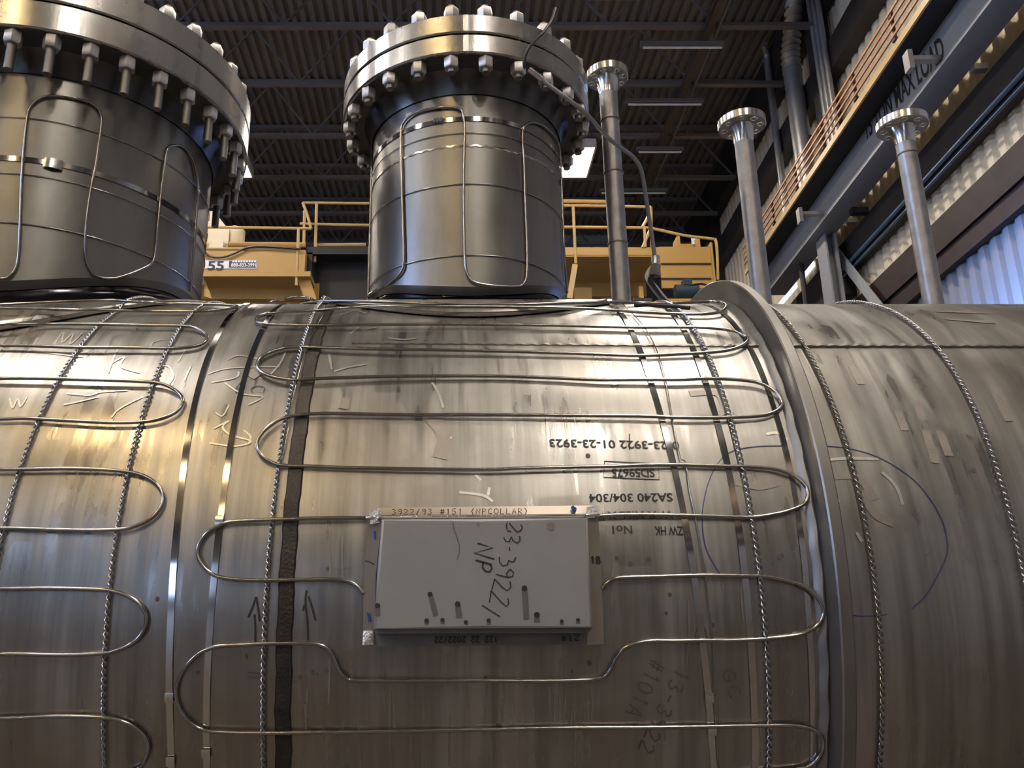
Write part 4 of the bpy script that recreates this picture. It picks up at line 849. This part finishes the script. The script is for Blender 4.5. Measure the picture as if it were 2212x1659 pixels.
ink_shell('handwriting', px_text('13-3922', (1462, 1440), (1378, 1620), 32), .0016, M['pencil'])
ink_shell('handwriting', px_text('GC', (1560, 1450), (1578, 1512), 26), .0016, M['pencil'])
ink_shell('handwriting', px_text('0', (1500, 1355), (1505, 1400), 26), .0014, M['pencil'])
ink_shell('handwriting', px_text('C S S', (572, 832), (572, 940), -30), .0013, M['pencil'])
ink_shell('marker_tick', [[(1683, 1198), (1680, 1206), (1686, 1207), (1690, 1196), (1693, 1205)]], .0018, M['pencil'])
# scribbled grinding marks and bright buffed streaks
def kA(*p): return [(x / 2.9105, 620 + y / 2.9105) for x, y in p]
marks = [kA((1310, 545), (1450, 510), (1760, 500)), kA((1330, 600), (1480, 570), (1500, 530)), kA((1410, 600), (1520, 670), (1650, 690), (1560, 740)), kA((1355, 790), (1400, 810), (1440, 740)), kA((1345, 890), (1440, 840), (1400, 880), (1450, 930), (1580, 970), (1480, 1000), (1315, 980)), kA((1530, 900), (1575, 940), (1560, 990)),
 kA((420, 670), (560, 680), (640, 660), (800, 650)), kA((400, 740), (500, 720), (620, 690)), kA((340, 360), (400, 280), (390, 350), (460, 290), (440, 360), (520, 290)), kA((700, 480), (780, 440), (760, 500), (880, 540)), kA((60, 700), (80, 760), (110, 700), (130, 750), (170, 690)), kA((1000, 500), (1060, 500), (1090, 560), (1070, 600)), kA((700, 820), (760, 760), (900, 690)), kA((1160, 590), (1180, 540), (1200, 500)), kA((1120, 470), (1150, 420), (1170, 380)), kA((940, 400), (960, 350), (1030, 330)), kA((1430, 460), (1500, 430), (1620, 450)), kA((190, 400), (350, 420), (520, 440)), kA((1700, 550), (1760, 480), (1800, 400)), kA((200, 380), (240, 320)), kA((680, 540), (720, 430), (750, 380))]
ink_shell('grinding_scribble', marks, .0026, M['polish'])
def kC(*p): return [(700 + x / 2.9105, 620 + y / 2.9105) for x, y in p]
ink_shell('grinding_streak', [kC((680, 600), (720, 670), (750, 760)), kC((750, 890), (800, 950)), kC((65, 530), (150, 505), (265, 485)), kC((400, 320), (500, 330), (580, 322)), kC((440, 342), (560, 350)), kC((30, 420), (50, 520)), kC((165, 295), (220, 250)), kC((240, 270), (330, 252)), kC((950, 1180), (985, 1215)), kC((850, 1290), (1000, 1310), (1060, 1350)), kC((1030, 1310), (1040, 1260)), kC((100, 175), (200, 150), (260, 165))], .0038, M['polish'])
random.seed(11)
ink_shell('buffed_smear', [[(1775, 995), (1830, 990), (1898, 992)], [(1780, 1010), (1800, 1060), (1812, 1085)], [(1905, 1020), (1935, 1050), (1950, 1090)], [(1850, 1150), (1862, 1170)], [(1655, 938), (1680, 935), (1700, 950)]], .0045, M['polish'])
ink_shell('shell_smudge', [[(1770, 1030), (1850, 1030), (1890, 1080)], [(1860, 1060), (1890, 1110), (1930, 1130)], [(1590, 1040), (1640, 1050), (1680, 1040)], [(1940, 890), (1955, 930)], [(1985, 880), (2010, 970)], [(2030, 930), (2050, 985)], [(2000, 930), (2020, 1000)], [(2120, 915), (2132, 950)], [(2150, 850), (2180, 910)], [(2020, 672), (2130, 676)], [(2040, 688), (2150, 697)], [(1740, 850), (1765, 890)], [(1490, 850), (1550, 850), (1560, 890), (1500, 895)], [(1840, 790), (1860, 830)]], .012, M['stain'])
ink_shell('shell_smudge', [[(735, 870), (755, 872)], [(740, 1225), (740, 1228)], [(930, 900), (960, 940), (950, 990)], [(540, 800), (560, 812)]], .022, M['stain'])
drops = [(708, 1229), (340, 1294), (1401, 1209), (1332, 1206), (1447, 1285), (1540, 1351), (1439, 1325), (648, 1462), (705, 1448), (676, 1453), (685, 1456), (428, 1452), (1236, 1450), (1273, 1432), (1362, 1218), (940, 980), (1270, 985), (2103, 1016)]
for x, y in drops:
    q = cylq(x, y, VR); rr = random.uniform(.0018, .0034)
    MB().add([cyl(q[0] + rr * math.cos(a * PI / 6), q[1] + rr * math.sin(a * PI / 6) * 1.2 / VR, VR + .0006) for a in range(12)], [list(range(12))]).build('drop_stain', M['pencil'], vs_)
runs = []
for k in range(46):
    x = random.uniform(640, 1640); y = random.uniform(1120, 1560); L = random.uniform(40, 150)
    if 760 < x < 1320 and y < 1400: y = random.uniform(1420, 1580)
    runs.append([(x, y), (x + random.uniform(-3, 3), y + L * .5), (x + random.uniform(-4, 4), min(y + L, 1655))])
ink_shell('drip_run', runs, .0026, M['stain'])

# ------------------------------------------------------------------ cable hanging off the middle flange
cb = empty('hanging_cable', onY(1130, 130, 1.50), 'thin cable draped from the middle flange down past the tallest pipe', 'cable')
def dp(lst): return [onY(px, py, Y) for px, py, Y in lst]
MB().tube(crom(dp([(1200, 18, 1.62), (1192, 42, 1.58), (1175, 68, 1.53), (1155, 88, 1.50), (1138, 112, 1.495), (1132, 135, 1.50), (1135, 148, 1.505)]), 6), .0032, 8).build('cable_end', M['cable'], cb)
MB().tube(dp([(1143, 150, 1.505), (1172, 172, 1.51)]), .0065, 10).build('connector', M['bright'], cb)
MB().tube(crom(dp([(1168, 168, 1.51), (1180, 180, 1.512), (1260, 240, 1.53), (1305, 290, 1.58), (1345, 322, 1.64), (1368, 340, 1.68), (1385, 368, 1.71), (1396, 430, 1.74), (1408, 510, 1.77), (1415, 557, 1.785)]), 6), .0045, 10).build('cable_lead', M['greycable'], cb)
MB().tube(dp([(1415, 555, 1.785), (1417, 575, 1.785)]), .009, 12).build('fitting', M['bright'], cb); MB().tube(dp([(1417, 573, 1.785), (1414, 596, 1.785)]), .0115, 6).build('fitting_nut', M['dull'], cb)
MB().bar(crom(dp([(1418, 570, 1.80), (1403, 590, 1.80), (1401, 603, 1.80), (1415, 625, 1.80), (1440, 656, 1.80)]), 4), .016, .004, [Vector((0, -1, 0))] * 17).build('clamp_arm', M['pipe'], cb)
MB().tube(crom(dp([(1412, 596, 1.785), (1402, 602, 1.79), (1412, 615, 1.79), (1430, 640, 1.79), (1450, 655, 1.78), (1480, 661, 1.74)]), 5), .003, 8).build('clamp_lead', M['cable'], cb)
g = MB(); g.tube(crom([cyl(cylq(px, py, VR + .006)[0], cylq(px, py, VR + .006)[1], VR + .008) for px, py in ((1372, 662), (1400, 660), (1425, 663), (1450, 664), (1490, 668))], 4), .004, 8); tag(g.build('black_lead', M['cable']), 'black lead lying on top of the shell beside the clamp', 'cable')
g = MB(); P = dp([(1368, 649, 1.74), (1407, 651, 1.74)]); g.bar(P, .010, .006, [Vector((0, -.3, 1))] * 2); tag(g.build('metal_tag', M['bright']), 'small bright metal bar lying on top of the shell before the tallest pipe', 'metal bar')
